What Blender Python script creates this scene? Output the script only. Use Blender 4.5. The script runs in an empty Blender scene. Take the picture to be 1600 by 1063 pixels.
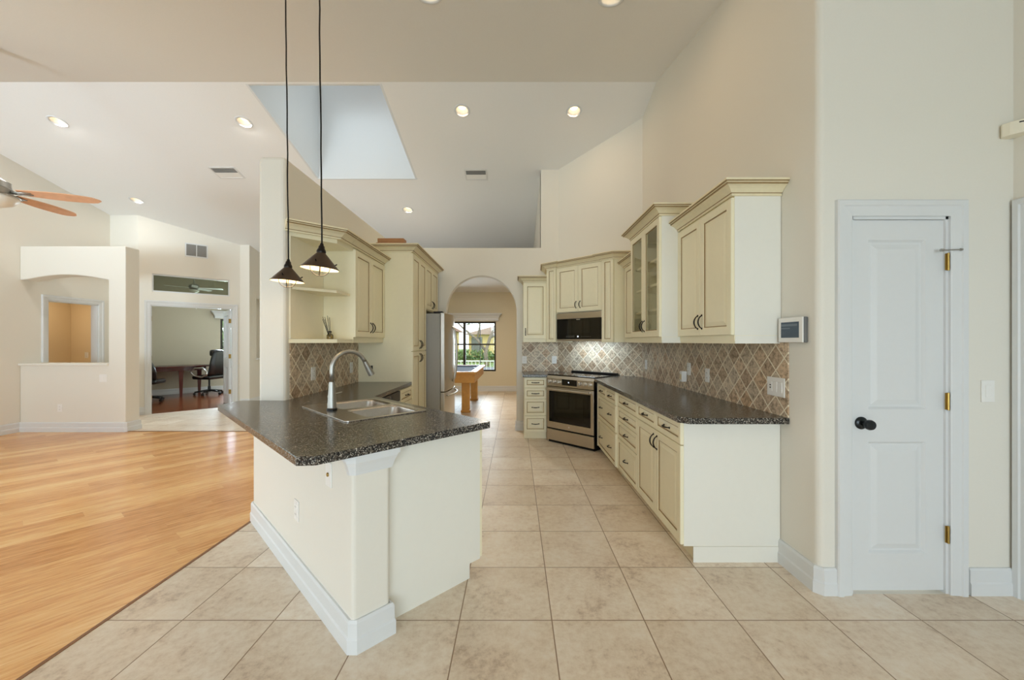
import bpy, bmesh, math, random
from mathutils import Matrix, Vector
random.seed(7)
PI = math.pi
R = math.radians
S2 = math.sqrt(2)

# ------------------------------------------------------------------ camera
scn = bpy.context.scene
COL = scn.collection
cam_d = bpy.data.cameras.new('camera')
cam = bpy.data.objects.new('camera', cam_d)
COL.objects.link(cam)
cam.location = (0, 0, 1.37)
cam.rotation_euler = (R(90), 0, 0)
cam_d.sensor_width = 36
cam_d.lens = 617 / 1600 * 36
cam_d.shift_x = -5 / 1600
cam_d.shift_y = 2 / 1600
cam_d.clip_start = 0.02
cam_d.clip_end = 300
scn.camera = cam

# ------------------------------------------------------------------ world, daylight, exposure
w = bpy.data.worlds.new('sky')
scn.world = w
w.use_nodes = True
bg = w.node_tree.nodes['Background']
bg.inputs[0].default_value = (0.90, 0.95, 1.0, 1)
bg.inputs[1].default_value = 2.6
scn.view_settings.view_transform = 'Standard'
scn.view_settings.look = 'None'
scn.view_settings.gamma = 1
scn.view_settings.use_curve_mapping = False
scn.view_settings.exposure = 0.2
scn.cycles.use_denoising = True
scn.cycles.max_bounces = 10
scn.cycles.diffuse_bounces = 6
scn.cycles.glossy_bounces = 4
scn.cycles.transparent_max_bounces = 12
scn.cycles.sample_clamp_indirect = 6
scn.cycles.caustics_reflective = False
scn.cycles.caustics_refractive = False


def area(name, loc, rot, sx, sy, power, col=(1, 1, 1), spread=None):
    d = bpy.data.lights.new(name, 'AREA')
    d.shape = 'RECTANGLE'
    d.size, d.size_y = sx, sy
    d.energy = power
    d.color = col
    if spread:
        d.spread = spread
    o = bpy.data.objects.new(name, d)
    o.location = loc
    o.rotation_euler = rot
    COL.objects.link(o)
    return o


# daylight entering by the glazed openings (rear sliding doors, left window, skylight, far windows)
DAY = (0.72, 0.855, 1.0)
area('rear_door_daylight', (0.35, -3.55, 1.25), (R(90), 0, 0), 3.9, 2.3, 148, DAY)
area('rear_living_door_daylight', (-5.6, -3.55, 1.25), (R(90), 0, 0), 3.1, 2.3, 195, DAY)
# added narrow lamp, aimed upward to brighten the living room ceiling
area('ceiling_fill', (-5.6, -3.75, 0.9), (R(109), 0, R(3)), 2.6, 1.6, 45, DAY, R(46))
area('left_window_daylight', (-7.95, 2.7, 1.35), (R(90), 0, R(-90)), 4.2, 2.0, 70, (0.72, 0.87, 1.0))
area('skylight_daylight', (-2.36, 5.46, 6.0), (0, 0, 0), 2.2, 2.2, 25, (0.9, 0.95, 1.0))
area('billiard_window_daylight', (-1.45, 11.4, 1.3), (R(-90), 0, 0), 1.8, 1.4, 75, DAY)
area('office_window_daylight', (-8.0, 11.9, 1.4), (R(-90), 0, R(45)), 1.2, 1.2, 520, DAY)
area('foyer_door_daylight', (-4.5, 10.5, 1.3), (R(-90), 0, 0), 1.0, 2.0, 9, (1.0, 0.96, 0.92))

# ------------------------------------------------------------------ materials


def lin(c):
    return tuple(((v / 255) / 12.92 if v / 255 <= 0.04045 else ((v / 255 + 0.055) / 1.055) ** 2.4) for v in c) + (1,)


class NT:
    """small helper for building node trees"""

    def __init__(self, name):
        self.m = bpy.data.materials.new(name)
        self.m.use_nodes = True
        self.t = self.m.node_tree
        self.b = self.t.nodes['Principled BSDF']
        self.out = self.t.nodes['Material Output']

    def n(self, typ, **kw):
        nd = self.t.nodes.new(typ)
        for k, v in kw.items():
            setattr(nd, k, v)
        return nd

    def link(self, a, b):
        self.t.links.new(a, b)

    def val(self, x, sock):
        if isinstance(x, (int, float)):
            sock.default_value = x
        else:
            self.link(x, sock)

    def math(self, op, a, b=0.0, c=0.0):
        nd = self.n('ShaderNodeMath', operation=op)
        self.val(a, nd.inputs[0])
        self.val(b, nd.inputs[1])
        if len(nd.inputs) > 2:
            self.val(c, nd.inputs[2])
        return nd.outputs[0]

    def coords(self):
        tc = self.n('ShaderNodeTexCoord')
        sp = self.n('ShaderNodeSeparateXYZ')
        self.link(tc.outputs['Object'], sp.inputs[0])
        return tc.outputs['Object'], sp.outputs

    def comb(self, x, y, z=0.0):
        nd = self.n('ShaderNodeCombineXYZ')
        for i, v in enumerate((x, y, z)):
            self.val(v, nd.inputs[i])
        return nd.outputs[0]

    def noise(self, vec, scale, detail=3, rough=0.5):
        nd = self.n('ShaderNodeTexNoise')
        nd.inputs['Scale'].default_value = scale
        nd.inputs['Detail'].default_value = detail
        nd.inputs['Roughness'].default_value = rough
        if vec is not None:
            self.link(vec, nd.inputs['Vector'])
        return nd.outputs['Fac']

    def white(self, vec):
        nd = self.n('ShaderNodeTexWhiteNoise', noise_dimensions='3D')
        self.link(vec, nd.inputs['Vector'])
        return nd.outputs['Value']

    def ramp(self, fac, stops, interp='LINEAR'):
        nd = self.n('ShaderNodeValToRGB')
        cr = nd.color_ramp
        cr.interpolation = interp
        while len(cr.elements) < len(stops):
            cr.elements.new(0.5)
        for e, (p, c) in zip(cr.elements, stops):
            e.position = p
            e.color = lin(c)
        self.link(fac, nd.inputs[0])
        return nd.outputs[0]

    def mix(self, fac, a, b, blend='MIX'):
        nd = self.n('ShaderNodeMix', data_type='RGBA', blend_type=blend)
        self.val(fac, nd.inputs[0])
        for x, s in ((a, nd.inputs[6]), (b, nd.inputs[7])):
            if isinstance(x, tuple):
                s.default_value = x
            else:
                self.link(x, s)
        return nd.outputs[2]

    def smooth(self, x, a, b):
        nd = self.n('ShaderNodeMapRange', interpolation_type='SMOOTHSTEP')
        self.link(x, nd.inputs[0])
        nd.inputs[1].default_value = a
        nd.inputs[2].default_value = b
        return nd.outputs[0]

    def bump(self, h, strength=0.2, dist=0.01):
        nd = self.n('ShaderNodeBump')
        nd.inputs['Strength'].default_value = strength
        nd.inputs['Distance'].default_value = dist
        self.link(h, nd.inputs['Height'])
        self.link(nd.outputs[0], self.b.inputs['Normal'])

    def set(self, col=None, rough=0.5, metal=0.0, spec=0.5):
        if col is not None:
            if isinstance(col, tuple):
                self.b.inputs['Base Color'].default_value = col
            else:
                self.link(col, self.b.inputs['Base Color'])
        self.val(rough, self.b.inputs['Roughness'])
        self.b.inputs['Metallic'].default_value = metal
        self.b.inputs['Specular IOR Level'].default_value = spec
        return self.m


def paint(name, c, rough=0.6, var=0.03, scale=60, bump=0.05, spec=0.3, metal=0.0):
    t = NT(name)
    v, s = t.coords()
    f = t.noise(v, scale)
    c2 = tuple(max(0, x * (1 - var)) for x in c)
    col = t.mix(f, lin(c), lin(c2))
    if bump:
        t.bump(f, bump, 0.004)
    return t.set(col, rough, metal, spec)


def metal(name, c, rough=0.3, stretch=(1, 1, 40), aniso=0):
    t = NT(name)
    v, s = t.coords()
    mp = t.n('ShaderNodeMapping')
    mp.inputs['Scale'].default_value = stretch
    t.link(v, mp.inputs[0])
    f = t.noise(mp.outputs[0], 20, 2)
    r = t.math('MULTIPLY_ADD', f, 0.12, rough - 0.06)
    return t.set(t.mix(f, lin(c), lin(tuple(x * 0.93 for x in c))), r, 1.0)


def emit(name, c, strength):
    t = NT(name)
    t.b.inputs['Base Color'].default_value = lin(c)
    t.b.inputs['Emission Color'].default_value = lin(c)
    t.b.inputs['Emission Strength'].default_value = strength
    return t.m


def glass(name, tint=(250, 252, 250), refl=0.06, rough=0.02):
    t = NT(name)
    t.t.nodes.remove(t.b)
    tr = t.n('ShaderNodeBsdfTransparent')
    tr.inputs[0].default_value = lin(tint)
    gl = t.n('ShaderNodeBsdfGlossy')
    gl.inputs['Roughness'].default_value = rough
    fr = t.n('ShaderNodeFresnel')
    fr.inputs[0].default_value = 1.45
    f = t.math('MULTIPLY', fr.outputs[0], refl / 0.04)
    mx = t.n('ShaderNodeMixShader')
    t.link(f, mx.inputs[0])
    t.link(tr.outputs[0], mx.inputs[1])
    t.link(gl.outputs[0], mx.inputs[2])
    t.link(mx.outputs[0], t.out.inputs[0])
    return t.m


M = {}
M['wall'] = paint('wall_paint', (230, 226, 216), 0.7, 0.012, 90, 0.06)
M['ceil'] = paint('ceiling_paint', (237, 236, 234), 0.8, 0.02, 70, 0.12)
M['white'] = paint('white_trim_paint', (221, 223, 224), 0.38, 0.01, 40, 0.02)
M['bill_wall'] = paint('billiard_wall_paint', (228, 219, 194), 0.7, 0.015, 80, 0.05)
M['vent_frame'] = paint('vent_frame_paint', (222, 221, 218), 0.5, 0.02, 40, 0.0)
M['office_wall'] = paint('office_wall_paint', (205, 197, 177), 0.7, 0.015, 80, 0.05)
M['hall_wall'] = paint('side_room_paint', (226, 208, 176), 0.7, 0.015, 80, 0.05)
M['cab'] = paint('cream_cabinet_paint', (244, 236, 206), 0.38, 0.02, 25, 0.015, 0.4)
M['glaze'] = paint('brown_glaze', (170, 145, 104), 0.5, 0.1, 60, 0.02)
M['crown'] = paint('glazed_crown_paint', (240, 229, 196), 0.4, 0.06, 30, 0.02, 0.4)
M['panel'] = paint('cabinet_end_panel_paint', (237, 235, 226), 0.4, 0.012, 25, 0.01, 0.4)
M['cabin'] = paint('cabinet_interior', (244, 236, 212), 0.5, 0.02, 25, 0.01)
M['steel'] = metal('brushed_stainless', (214, 211, 206), 0.32, (60, 60, 1))
M['steel_h'] = metal('brushed_stainless_wide', (216, 208, 196), 0.34, (1, 1, 60))
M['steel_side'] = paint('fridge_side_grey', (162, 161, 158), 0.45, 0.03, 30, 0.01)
M['sink'] = metal('satin_sink_steel', (196, 191, 184), 0.26, (20, 20, 20))
M['nickel'] = metal('brushed_nickel', (176, 174, 168), 0.40, (20, 20, 1))
M['dark_metal'] = paint('dark_bronze_metal', (36, 30, 27), 0.35, 0.2, 80, 0.03, 0.5, 0.6)
M['bronze'] = paint('bronze_shade_metal', (78, 62, 48), 0.42, 0.15, 50, 0.03, 0.5, 0.5)
M['black'] = paint('black_plastic', (20, 20, 21), 0.35, 0.1, 50, 0.02)
M['blackglass'] = paint('black_oven_glass', (8, 8, 9), 0.06, 0.1, 5, 0.0, 0.6)
M['ovenwin'] = paint('oven_window_glass', (16, 15, 12), 0.05, 0.1, 5, 0.0, 0.7)
M['brass'] = metal('brass', (176, 146, 82), 0.3, (10, 10, 10))
M['knob'] = paint('black_door_knob', (28, 34, 38), 0.25, 0.1, 50, 0.0, 0.6, 0.4)
M['plate'] = paint('white_plastic', (238, 236, 232), 0.4, 0.01, 50, 0.0)
M['ivory'] = paint('ivory_plastic', (232, 218, 178), 0.4, 0.02, 50, 0.0)
M['slot'] = paint('dark_slot', (60, 56, 52), 0.6, 0.05, 50, 0.0)
M['ventgrey'] = paint('vent_grey', (150, 150, 148), 0.5, 0.03, 50, 0.0)
M['cord'] = paint('black_cord', (26, 22, 20), 0.6, 0.1, 90, 0.02)
M['leather'] = paint('black_leather', (22, 23, 25), 0.3, 0.2, 120, 0.1, 0.6)
M['mahog'] = paint('mahogany', (98, 34, 26), 0.25, 0.35, 12, 0.03, 0.5)
M['honey'] = paint('honey_oak', (226, 168, 92), 0.35, 0.15, 14, 0.03)
M['fanwood'] = paint('cherry_blade_wood', (236, 184, 148), 0.42, 0.14, 16, 0.02)
M['plank'] = paint('plain_board_wood', (184, 134, 92), 0.5, 0.15, 16, 0.03)
M['felt'] = paint('blue_grey_felt', (118, 134, 160), 0.95, 0.08, 200, 0.05, 0.1)
M['bowl'] = paint('frosted_glass_bowl', (236, 234, 226), 0.4, 0.03, 20, 0.0)
M['screen'] = paint('keypad_screen', (74, 88, 102), 0.2, 0.05, 10, 0.0)
M['screenbar'] = paint('keypad_screen_bar', (112, 124, 136), 0.2, 0.05, 10, 0.0)
M['case_grey'] = paint('keypad_side_grey', (112, 112, 110), 0.5, 0.05, 20, 0.0)  # grey of the keypad case behind its white front
M['sensor'] = paint('ivory_sensor', (236, 228, 208), 0.45, 0.02, 50, 0.0)
M['winframe'] = paint('dark_window_frame', (62, 58, 50), 0.5, 0.05, 40, 0.02)
M['strip'] = paint('threshold_wood', (150, 104, 64), 0.4, 0.2, 40, 0.03)
M['lamp'] = emit('lamp_glow', (255, 226, 180), 2.2)
M['bulb'] = emit('bulb_glow', (255, 224, 170), 5.0)
M['shadein'] = paint('shade_inner_cream', (250, 232, 190), 0.6, 0.02, 30, 0.0)
M['display'] = emit('display_white', (230, 240, 255), 0.8)
M['glass'] = glass('window_glass')
M['cabglass'] = glass('cabinet_glass', (250, 250, 244), 0.012)
M['transom'] = glass('transom_glass', (205, 208, 198), 0.06)
M['amber'] = glass('bottle_glass', (226, 214, 176), 0.08)
M['roof'] = paint('roof_tiles', (150, 130, 112), 0.8, 0.2, 6, 0.1)
M['roof2'] = paint('brown_roof_tiles', (124, 88, 62), 0.8, 0.2, 6, 0.1)
M['house'] = paint('yellow_stucco', (226, 204, 140), 0.8, 0.05, 8, 0.05)
M['garage'] = paint('grey_house_window', (120, 126, 124), 0.3, 0.05, 8, 0.0)
M['leaf'] = paint('leaf_green', (104, 138, 62), 0.6, 0.4, 3, 0.0)
M['bark'] = paint('pale_bark', (150, 138, 122), 0.8, 0.2, 20, 0.1)
M['lawn'] = paint('lawn', (120, 150, 82), 0.9, 0.3, 2, 0.1)
M['road'] = paint('asphalt', (120, 124, 134), 0.9, 0.1, 6, 0.1)
M['patio'] = paint('pale_concrete', (226, 222, 214), 0.85, 0.06, 8, 0.05)  # for the added slab that bounces light in from behind the camera
M['rail'] = paint('white_rail_paint', (222, 224, 224), 0.5, 0.02, 20, 0.0)


def mk_tile():
    t = NT('porcelain_floor_tile')
    v, s = t.coords()
    p = 0.4535

    def cell(a, o):
        q = t.math('DIVIDE', t.math('SUBTRACT', a, o), p)
        fl = t.math('FLOOR', q)
        fr = t.math('FRACT', q)
        d = t.math('MULTIPLY', t.math('MINIMUM', fr, t.math('SUBTRACT', 1.0, fr)), p)
        return fl, d
    fx, dx = cell(s[0], 0.180)
    fy, dy = cell(s[1], 1.938)
    d = t.math('MINIMUM', dx, dy)
    mask = t.smooth(d, 0.0018, 0.0036)
    idv = t.comb(fx, fy, 0.0)
    rnd = t.white(idv)
    off = t.n('ShaderNodeVectorMath', operation='MULTIPLY_ADD')
    t.link(idv, off.inputs[0])
    off.inputs[1].default_value = (3.1, 7.7, 1.3)
    t.link(v, off.inputs[2])
    n1 = t.noise(off.outputs[0], 3.2, 5, 0.65)
    n2 = t.noise(off.outputs[0], 26, 6, 0.75)
    n = t.math('ADD', t.math('MULTIPLY', n1, 0.5), t.math('MULTIPLY', n2, 0.5))
    col = t.ramp(n, [(0.36, (202, 180, 158)), (0.45, (232, 215, 194)), (0.54, (243, 230, 212)), (0.66, (250, 242, 230))])
    tint = t.ramp(rnd, [(0.0, (236, 232, 226)), (1.0, (255, 255, 255))])
    col = t.mix(1.0, col, tint, 'MULTIPLY')
    col = t.mix(mask, lin((148, 120, 92)), col)
    h = t.math('ADD', mask, t.math('MULTIPLY', n2, 0.12))
    t.bump(h, 0.25, 0.003)
    return t.set(col, t.math('MULTIPLY_ADD', n2, 0.2, 0.30), 0, 0.5)


def mk_wood(name, ang, cols, width=0.095, length=1.3, rough=0.22, grain=42.0, rw=0.26, gapk=0.45):
    t = NT(name)
    v, s = t.coords()
    c, sn = math.cos(ang), math.sin(ang)
    a = t.math('ADD', t.math('MULTIPLY', s[0], c), t.math('MULTIPLY', s[1], sn))     # along the boards
    b = t.math('SUBTRACT', t.math('MULTIPLY', s[1], c), t.math('MULTIPLY', s[0], sn))
    q = t.math('DIVIDE', b, width)
    row = t.math('FLOOR', q)
    fb = t.math('FRACT', q)
    r0 = t.white(t.comb(row, 3.7, 0.0))
    qa = t.math('ADD', t.math('DIVIDE', a, length), t.math('MULTIPLY', r0, 7.3))
    ca = t.math('FLOOR', qa)
    fa = t.math('FRACT', qa)
    rnd = t.white(t.comb(row, ca, 1.0))
    sv = t.comb(t.math('MULTIPLY_ADD', a, 2.6, t.math('MULTIPLY', rnd, 31.0)), t.math('MULTIPLY', b, grain), rnd)
    n1 = t.noise(sv, 1.6, 6, 0.7)
    sv2 = t.comb(t.math('MULTIPLY', a, 8.0), t.math('MULTIPLY', b, 210.0), rnd)
    n2 = t.noise(sv2, 1.0, 3, 0.6)
    f = t.math('ADD', t.math('MULTIPLY', n1, 0.5), t.math('ADD', t.math('MULTIPLY', rnd, rw), t.math('MULTIPLY', n2, 0.52 - rw)))
    col = t.ramp(f, cols)
    db = t.math('MULTIPLY', t.math('MINIMUM', fb, t.math('SUBTRACT', 1.0, fb)), width)
    da = t.math('MULTIPLY', t.math('MINIMUM', fa, t.math('SUBTRACT', 1.0, fa)), length)
    gap = t.smooth(t.math('MINIMUM', da, db), 0.0004, 0.0016)
    col = t.mix(gap, t.mix(gapk, col, lin((90, 54, 28))), col)
    t.bump(t.math('ADD', gap, t.math('MULTIPLY', n2, 0.15)), 0.08, 0.002)
    return t.set(col, t.math('MULTIPLY_ADD', n1, 0.14, rough - 0.05), 0, 0.5)


def mk_diamond():
    t = NT('travertine_diamond_tile')
    v, s = t.coords()
    p = 0.112
    k = 1 / S2
    a = t.math('MULTIPLY', t.math('ADD', s[0], s[2]), k / p)
    b = t.math('MULTIPLY', t.math('SUBTRACT', s[2], s[0]), k / p)
    fa, fb = t.math('FRACT', a), t.math('FRACT', b)
    ia, ib = t.math('FLOOR', a), t.math('FLOOR', b)

    def dist(f):
        return t.math('MULTIPLY', t.math('MINIMUM', f, t.math('SUBTRACT', 1.0, f)), p)
    wob = t.math('MULTIPLY', t.math('SUBTRACT', t.noise(v, 60, 2), 0.5), 0.004)
    d = t.math('ADD', t.math('MINIMUM', dist(fa), dist(fb)), wob)
    mask = t.smooth(d, 0.0032, 0.0048)
    rnd = t.white(t.comb(ia, ib, 2.0))
    n1 = t.noise(v, 40, 6, 0.75)
    n2 = t.noise(v, 120, 3, 0.7)
    base = t.ramp(rnd, [(0.0, (190, 164, 138)), (0.25, (222, 204, 180)), (0.5, (206, 192, 172)), (0.75, (238, 224, 202)), (1.0, (212, 182, 150))])
    var = t.ramp(n1, [(0.36, (156, 148, 140)), (0.47, (218, 213, 207)), (0.58, (255, 252, 248))])
    col = t.mix(1.0, base, var, 'MULTIPLY')
    pit = t.smooth(n2, 0.30, 0.42)
    col = t.mix(t.math('MULTIPLY', t.math('SUBTRACT', 1.0, pit), 0.55), col, lin((110, 86, 64)))
    vein = t.smooth(n1, 0.62, 0.72)
    col = t.mix(t.math('MULTIPLY', vein, 0.5), col, lin((206, 188, 164)))
    col = t.mix(mask, lin((240, 230, 208)), col)
    t.bump(t.math('ADD', mask, t.math('MULTIPLY', pit, 0.35)), 0.45, 0.004)
    return t.set(col, 0.42, 0, 0.4)


def mk_granite():
    t = NT('black_speckled_granite')
    v, s = t.coords()
    vo = t.n('ShaderNodeTexVoronoi')
    vo.inputs['Scale'].default_value = 260
    t.link(v, vo.inputs['Vector'])
    sp = t.n('ShaderNodeSeparateColor')
    t.link(vo.outputs['Color'], sp.inputs[0])
    vo2 = t.n('ShaderNodeTexVoronoi')
    vo2.inputs['Scale'].default_value = 170
    t.link(v, vo2.inputs['Vector'])
    sp2 = t.n('ShaderNodeSeparateColor')
    t.link(vo2.outputs['Color'], sp2.inputs[0])
    c1 = t.ramp(sp.outputs[0], [(0.0, (18, 18, 20)), (0.44, (34, 33, 34)), (0.62, (74, 70, 63)), (0.78, (124, 117, 106)), (0.91, (180, 174, 164))], 'CONSTANT')
    c2 = t.ramp(sp2.outputs[1], [(0.0, (0, 0, 0)), (0.76, (44, 42, 39)), (0.9, (96, 90, 82))], 'CONSTANT')
    col = t.mix(1.0, c1, c2, 'LIGHTEN')
    return t.set(col, 0.2, 0, 0.5)


M['tile'] = mk_tile()
M['bamboo'] = mk_wood('strand_bamboo_floor', R(52.6),
                      [(0.32, (170, 108, 54)), (0.44, (212, 149, 85)), (0.55, (234, 179, 113)), (0.68, (248, 208, 148))], 0.13, 1.8, 0.2, 26.0, 0.17, 0.12)
M['redwood'] = mk_wood('office_red_wood_floor', R(45),
                       [(0.25, (84, 40, 18)), (0.5, (124, 62, 28)), (0.8, (164, 92, 46))], 0.11, 1.1, 0.16)
M['diamond'] = mk_diamond()
M['granite'] = mk_granite()

# ------------------------------------------------------------------ mesh helpers


class MB:
    def __init__(self):
        self.bm = bmesh.new()

    def face(self, vs, m=0):
        try:
            f = self.bm.faces.new(vs)
            f.material_index = m
            return f
        except ValueError:
            return None

    def box(self, x0, y0, z0, x1, y1, z1, m=0, mat=None):
        ps = [(x0, y0, z0), (x1, y0, z0), (x1, y1, z0), (x0, y1, z0), (x0, y0, z1), (x1, y0, z1), (x1, y1, z1), (x0, y1, z1)]
        vs = [self.bm.verts.new((mat @ Vector(p)) if mat else p) for p in ps]
        for f in ((3, 2, 1, 0), (4, 5, 6, 7), (0, 1, 5, 4), (1, 2, 6, 5), (2, 3, 7, 6), (3, 0, 4, 7)):
            self.face([vs[i] for i in f], m)
        return self

    def rbox(self, x0, y0, z0, x1, y1, z1, r, m=0, seg=2, mat=None):
        """box with rounded edges"""
        b = bmesh.new()
        o = MB()
        o.bm.free()
        o.bm = b
        o.box(x0, y0, z0, x1, y1, z1)
        bmesh.ops.bevel(b, geom=list(b.edges) + list(b.verts), offset=r, segments=seg, profile=0.5, affect='EDGES')
        self.merge(b, m, mat)
        return self

    def merge(self, b, m=0, mat=None):
        mp = {}
        for v in b.verts:
            mp[v] = self.bm.verts.new((mat @ v.co) if mat else v.co)
        for f in b.faces:
            self.face([mp[v] for v in f.verts], m)
        b.free()

    def prism(self, poly, z0, z1, m=0, mat=None):
        """vertical prism over a plan polygon"""
        lo = [self.bm.verts.new((mat @ Vector((x, y, z0))) if mat else (x, y, z0)) for x, y in poly]
        hi = [self.bm.verts.new((mat @ Vector((x, y, z1))) if mat else (x, y, z1)) for x, y in poly]
        n = len(poly)
        self.face(lo[::-1], m)
        self.face(hi, m)
        for i in range(n):
            j = (i + 1) % n
            self.face([lo[i], lo[j], hi[j], hi[i]], m)
        return self

    def loops(self, rings, m=0, cap0=True, cap1=True, closed=True):
        vr = [[self.bm.verts.new(p) for p in r] for r in rings]
        n = len(rings[0])
        for a, b in zip(vr[:-1], vr[1:]):
            for i in range(n if closed else n - 1):
                j = (i + 1) % n
                self.face([a[i], a[j], b[j], b[i]], m)
        if cap0:
            self.face(vr[0][::-1], m)
        if cap1:
            self.face(vr[-1], m)
        return self

    def lathe(self, prof, seg=24, loc=(0, 0, 0), mat=None, m=0, cap=True):
        rings = []
        for r, z in prof:
            ring = []
            for k in range(seg):
                a = 2 * PI * k / seg
                p = Vector((r * math.cos(a), r * math.sin(a), z))
                if mat:
                    p = mat @ p
                ring.append(p + Vector(loc))
            rings.append(ring)
        return self.loops(rings, m, cap, cap)

    def tube(self, pts, r, seg=10, m=0, cap=True):
        pts = [Vector(p) for p in pts]
        n = len(pts)
        rs = r if isinstance(r, (list, tuple)) else [r] * n
        t0 = (pts[1] - pts[0]).normalized()
        up = Vector((0, 0, 1)) if abs(t0.z) < 0.9 else Vector((1, 0, 0))
        nx = t0.cross(up).normalized()
        rings = []
        for i, p in enumerate(pts):
            t = (pts[min(i + 1, n - 1)] - pts[max(i - 1, 0)]).normalized()
            nx = (nx - t * nx.dot(t)).normalized()
            ny = t.cross(nx)
            rings.append([p + (nx * math.cos(2 * PI * k / seg) + ny * math.sin(2 * PI * k / seg)) * rs[i] for k in range(seg)])
        return self.loops(rings, m, cap, cap)

    def sweep(self, path, prof, z0=0.0, glz=(), m=0, closed=False):
        """profile (outward, up) swept along a plan path, outward = right-hand side, mitred"""
        n = len(path)
        P = [Vector((p[0], p[1])) for p in path]

        def nrm(a, b):
            d = (b - a).normalized()
            return Vector((d.y, -d.x))
        rings = []
        for i in range(n):
            if i == 0:
                mv = nrm(P[0], P[1])
            elif i == n - 1:
                mv = nrm(P[-2], P[-1])
            else:
                a, b = nrm(P[i - 1], P[i]), nrm(P[i], P[i + 1])
                mv = (a + b) / max(0.2, 1 + a.dot(b))
            rings.append([self.bm.verts.new((P[i].x + mv.x * d, P[i].y + mv.y * d, z0 + z)) for d, z in prof])
        k = len(prof)
        for a, b in zip(rings[:-1], rings[1:]):
            for i in range(k):
                j = (i + 1) % k
                self.face([a[i], a[j], b[j], b[i]], 1 if i in glz else m)
        self.face(rings[0][::-1], m)
        self.face(rings[-1], m)
        return self

    def fill(self, outer, holes, y0, y1, m=0, zfun=None, plane='XZ'):
        """plate with holes; outline in (x,z) extruded from y0 to y1, or in (x,y) with zfun and thickness"""
        b = bmesh.new()
        edges = []
        for lp in [outer] + list(holes):
            vs = [b.verts.new((p[0], 0, p[1]) if plane == 'XZ' else (p[0], p[1], 0)) for p in lp]
            for i in range(len(vs)):
                edges.append(b.edges.new((vs[i], vs[(i + 1) % len(vs)])))
        bmesh.ops.triangle_fill(b, use_beauty=True, use_dissolve=False, edges=edges,
                                normal=(0, -1, 0) if plane == 'XZ' else (0, 0, -1))
        ret = bmesh.ops.extrude_face_region(b, geom=list(b.faces))
        new = [e for e in ret['geom'] if isinstance(e, bmesh.types.BMVert)]
        ns = set(new)
        if plane == 'XZ':
            for v in b.verts:
                v.co.y = y1 if v in ns else y0
        else:
            for v in b.verts:
                v.co.z = (zfun(v.co.x, v.co.y) if zfun else 0) + (y1 if v in ns else y0)
        bmesh.ops.recalc_face_normals(b, faces=list(b.faces))
        self.merge(b, m)
        return self

    def panel(self, w, h, t=0.02, fr=0.055, raised=True, m=0, g=1, hole=False):
        """cabinet front: face at y=-t, back at y=0, raised panel with glazed grooves, x 0..w, z 0..h"""
        fr = min(fr, w * 0.26, h * 0.26)
        prof = [(0, 0), (0, -t + 0.003), (0.003, -t), (fr - 0.004, -t), (fr, -t + 0.003), (fr + 0.003, -t + 0.009), (fr + 0.007, -t + 0.009)]
        gl = {4, 5}
        bev = min(0.028, w * 0.1, h * 0.1)
        if raised and not hole:
            prof += [(fr + 0.007 + bev, -t + 0.002), (fr + 0.010 + bev, -t + 0.002)]
            gl |= {6} if False else set()
        rings = []
        for d, y in prof:
            rings.append([self.bm.verts.new(p) for p in ((d, y, d), (w - d, y, d), (w - d, y, h - d), (d, y, h - d))])
        for i, (a, b) in enumerate(zip(rings[:-1], rings[1:])):
            for k in range(4):
                j = (k + 1) % 4
                self.face([a[k], a[j], b[j], b[k]], g if i in gl else m)
        if hole:
            d = prof[-1][0]
            back = [self.bm.verts.new(p) for p in ((d, 0, d), (w - d, 0, d), (w - d, 0, h - d), (d, 0, h - d))]
            for k in range(4):
                j = (k + 1) % 4
                self.face([rings[-1][k], rings[-1][j], back[j], back[k]], m)
                self.face([back[k], back[j], rings[0][j], rings[0][k]], m)
            return d
        self.face(rings[-1], m)
        self.face(rings[0][::-1], m)
        return self

    def build(self, name, mats, parent=None, loc=(0, 0, 0), rot=0.0, bevel=0.0, smooth=False, seg=2, recalc=True):
        if recalc:
            bmesh.ops.recalc_face_normals(self.bm, faces=list(self.bm.faces))
        me = bpy.data.meshes.new(name)
        self.bm.to_mesh(me)
        self.bm.free()
        for mt in (mats if isinstance(mats, (list, tuple)) else [mats]):
            me.materials.append(M[mt] if isinstance(mt, str) else mt)
        o = bpy.data.objects.new(name, me)
        COL.objects.link(o)
        o.location = loc
        o.rotation_euler = (0, 0, rot) if isinstance(rot, (int, float)) else rot
        if parent:
            o.parent = parent
        if smooth:
            for p in me.polygons:
                p.use_smooth = True
            if smooth != 'all':
                md = o.modifiers.new('edge', 'EDGE_SPLIT')
                md.split_angle = R(smooth if isinstance(smooth, (int, float)) and smooth > 1 else 35)
        if bevel:
            md = o.modifiers.new('bevel', 'BEVEL')
            md.width = bevel
            md.segments = seg
            md.limit_method = 'ANGLE'
            md.angle_limit = R(40)
            md.harden_normals = False
        return o


def tag(o, label, cat, group=None):
    o['label'] = label
    o['category'] = cat
    if group:
        o['group'] = group
    return o


def struct(o):
    o['kind'] = 'structure'
    return o


def thing(name, label, cat, loc=(0, 0, 0), rot=0.0, group=None):
    o = bpy.data.objects.new(name, None)
    o.empty_display_size = 0.1
    COL.objects.link(o)
    o.location = loc
    o.rotation_euler = (0, 0, rot) if isinstance(rot, (int, float)) else rot
    return tag(o, label, cat, group)


def dup(root, loc, rot, label, group=None):
    r = root.copy()
    COL.objects.link(r)
    r.location = loc
    r.rotation_euler = (0, 0, rot) if isinstance(rot, (int, float)) else rot
    r['label'] = label
    if group:
        r['group'] = group
    for ch in list(root.children):
        c = ch.copy()
        COL.objects.link(c)
        c.parent = r
        for g in ch.children:
            d = g.copy()
            COL.objects.link(d)
            d.parent = c
    return r


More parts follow.
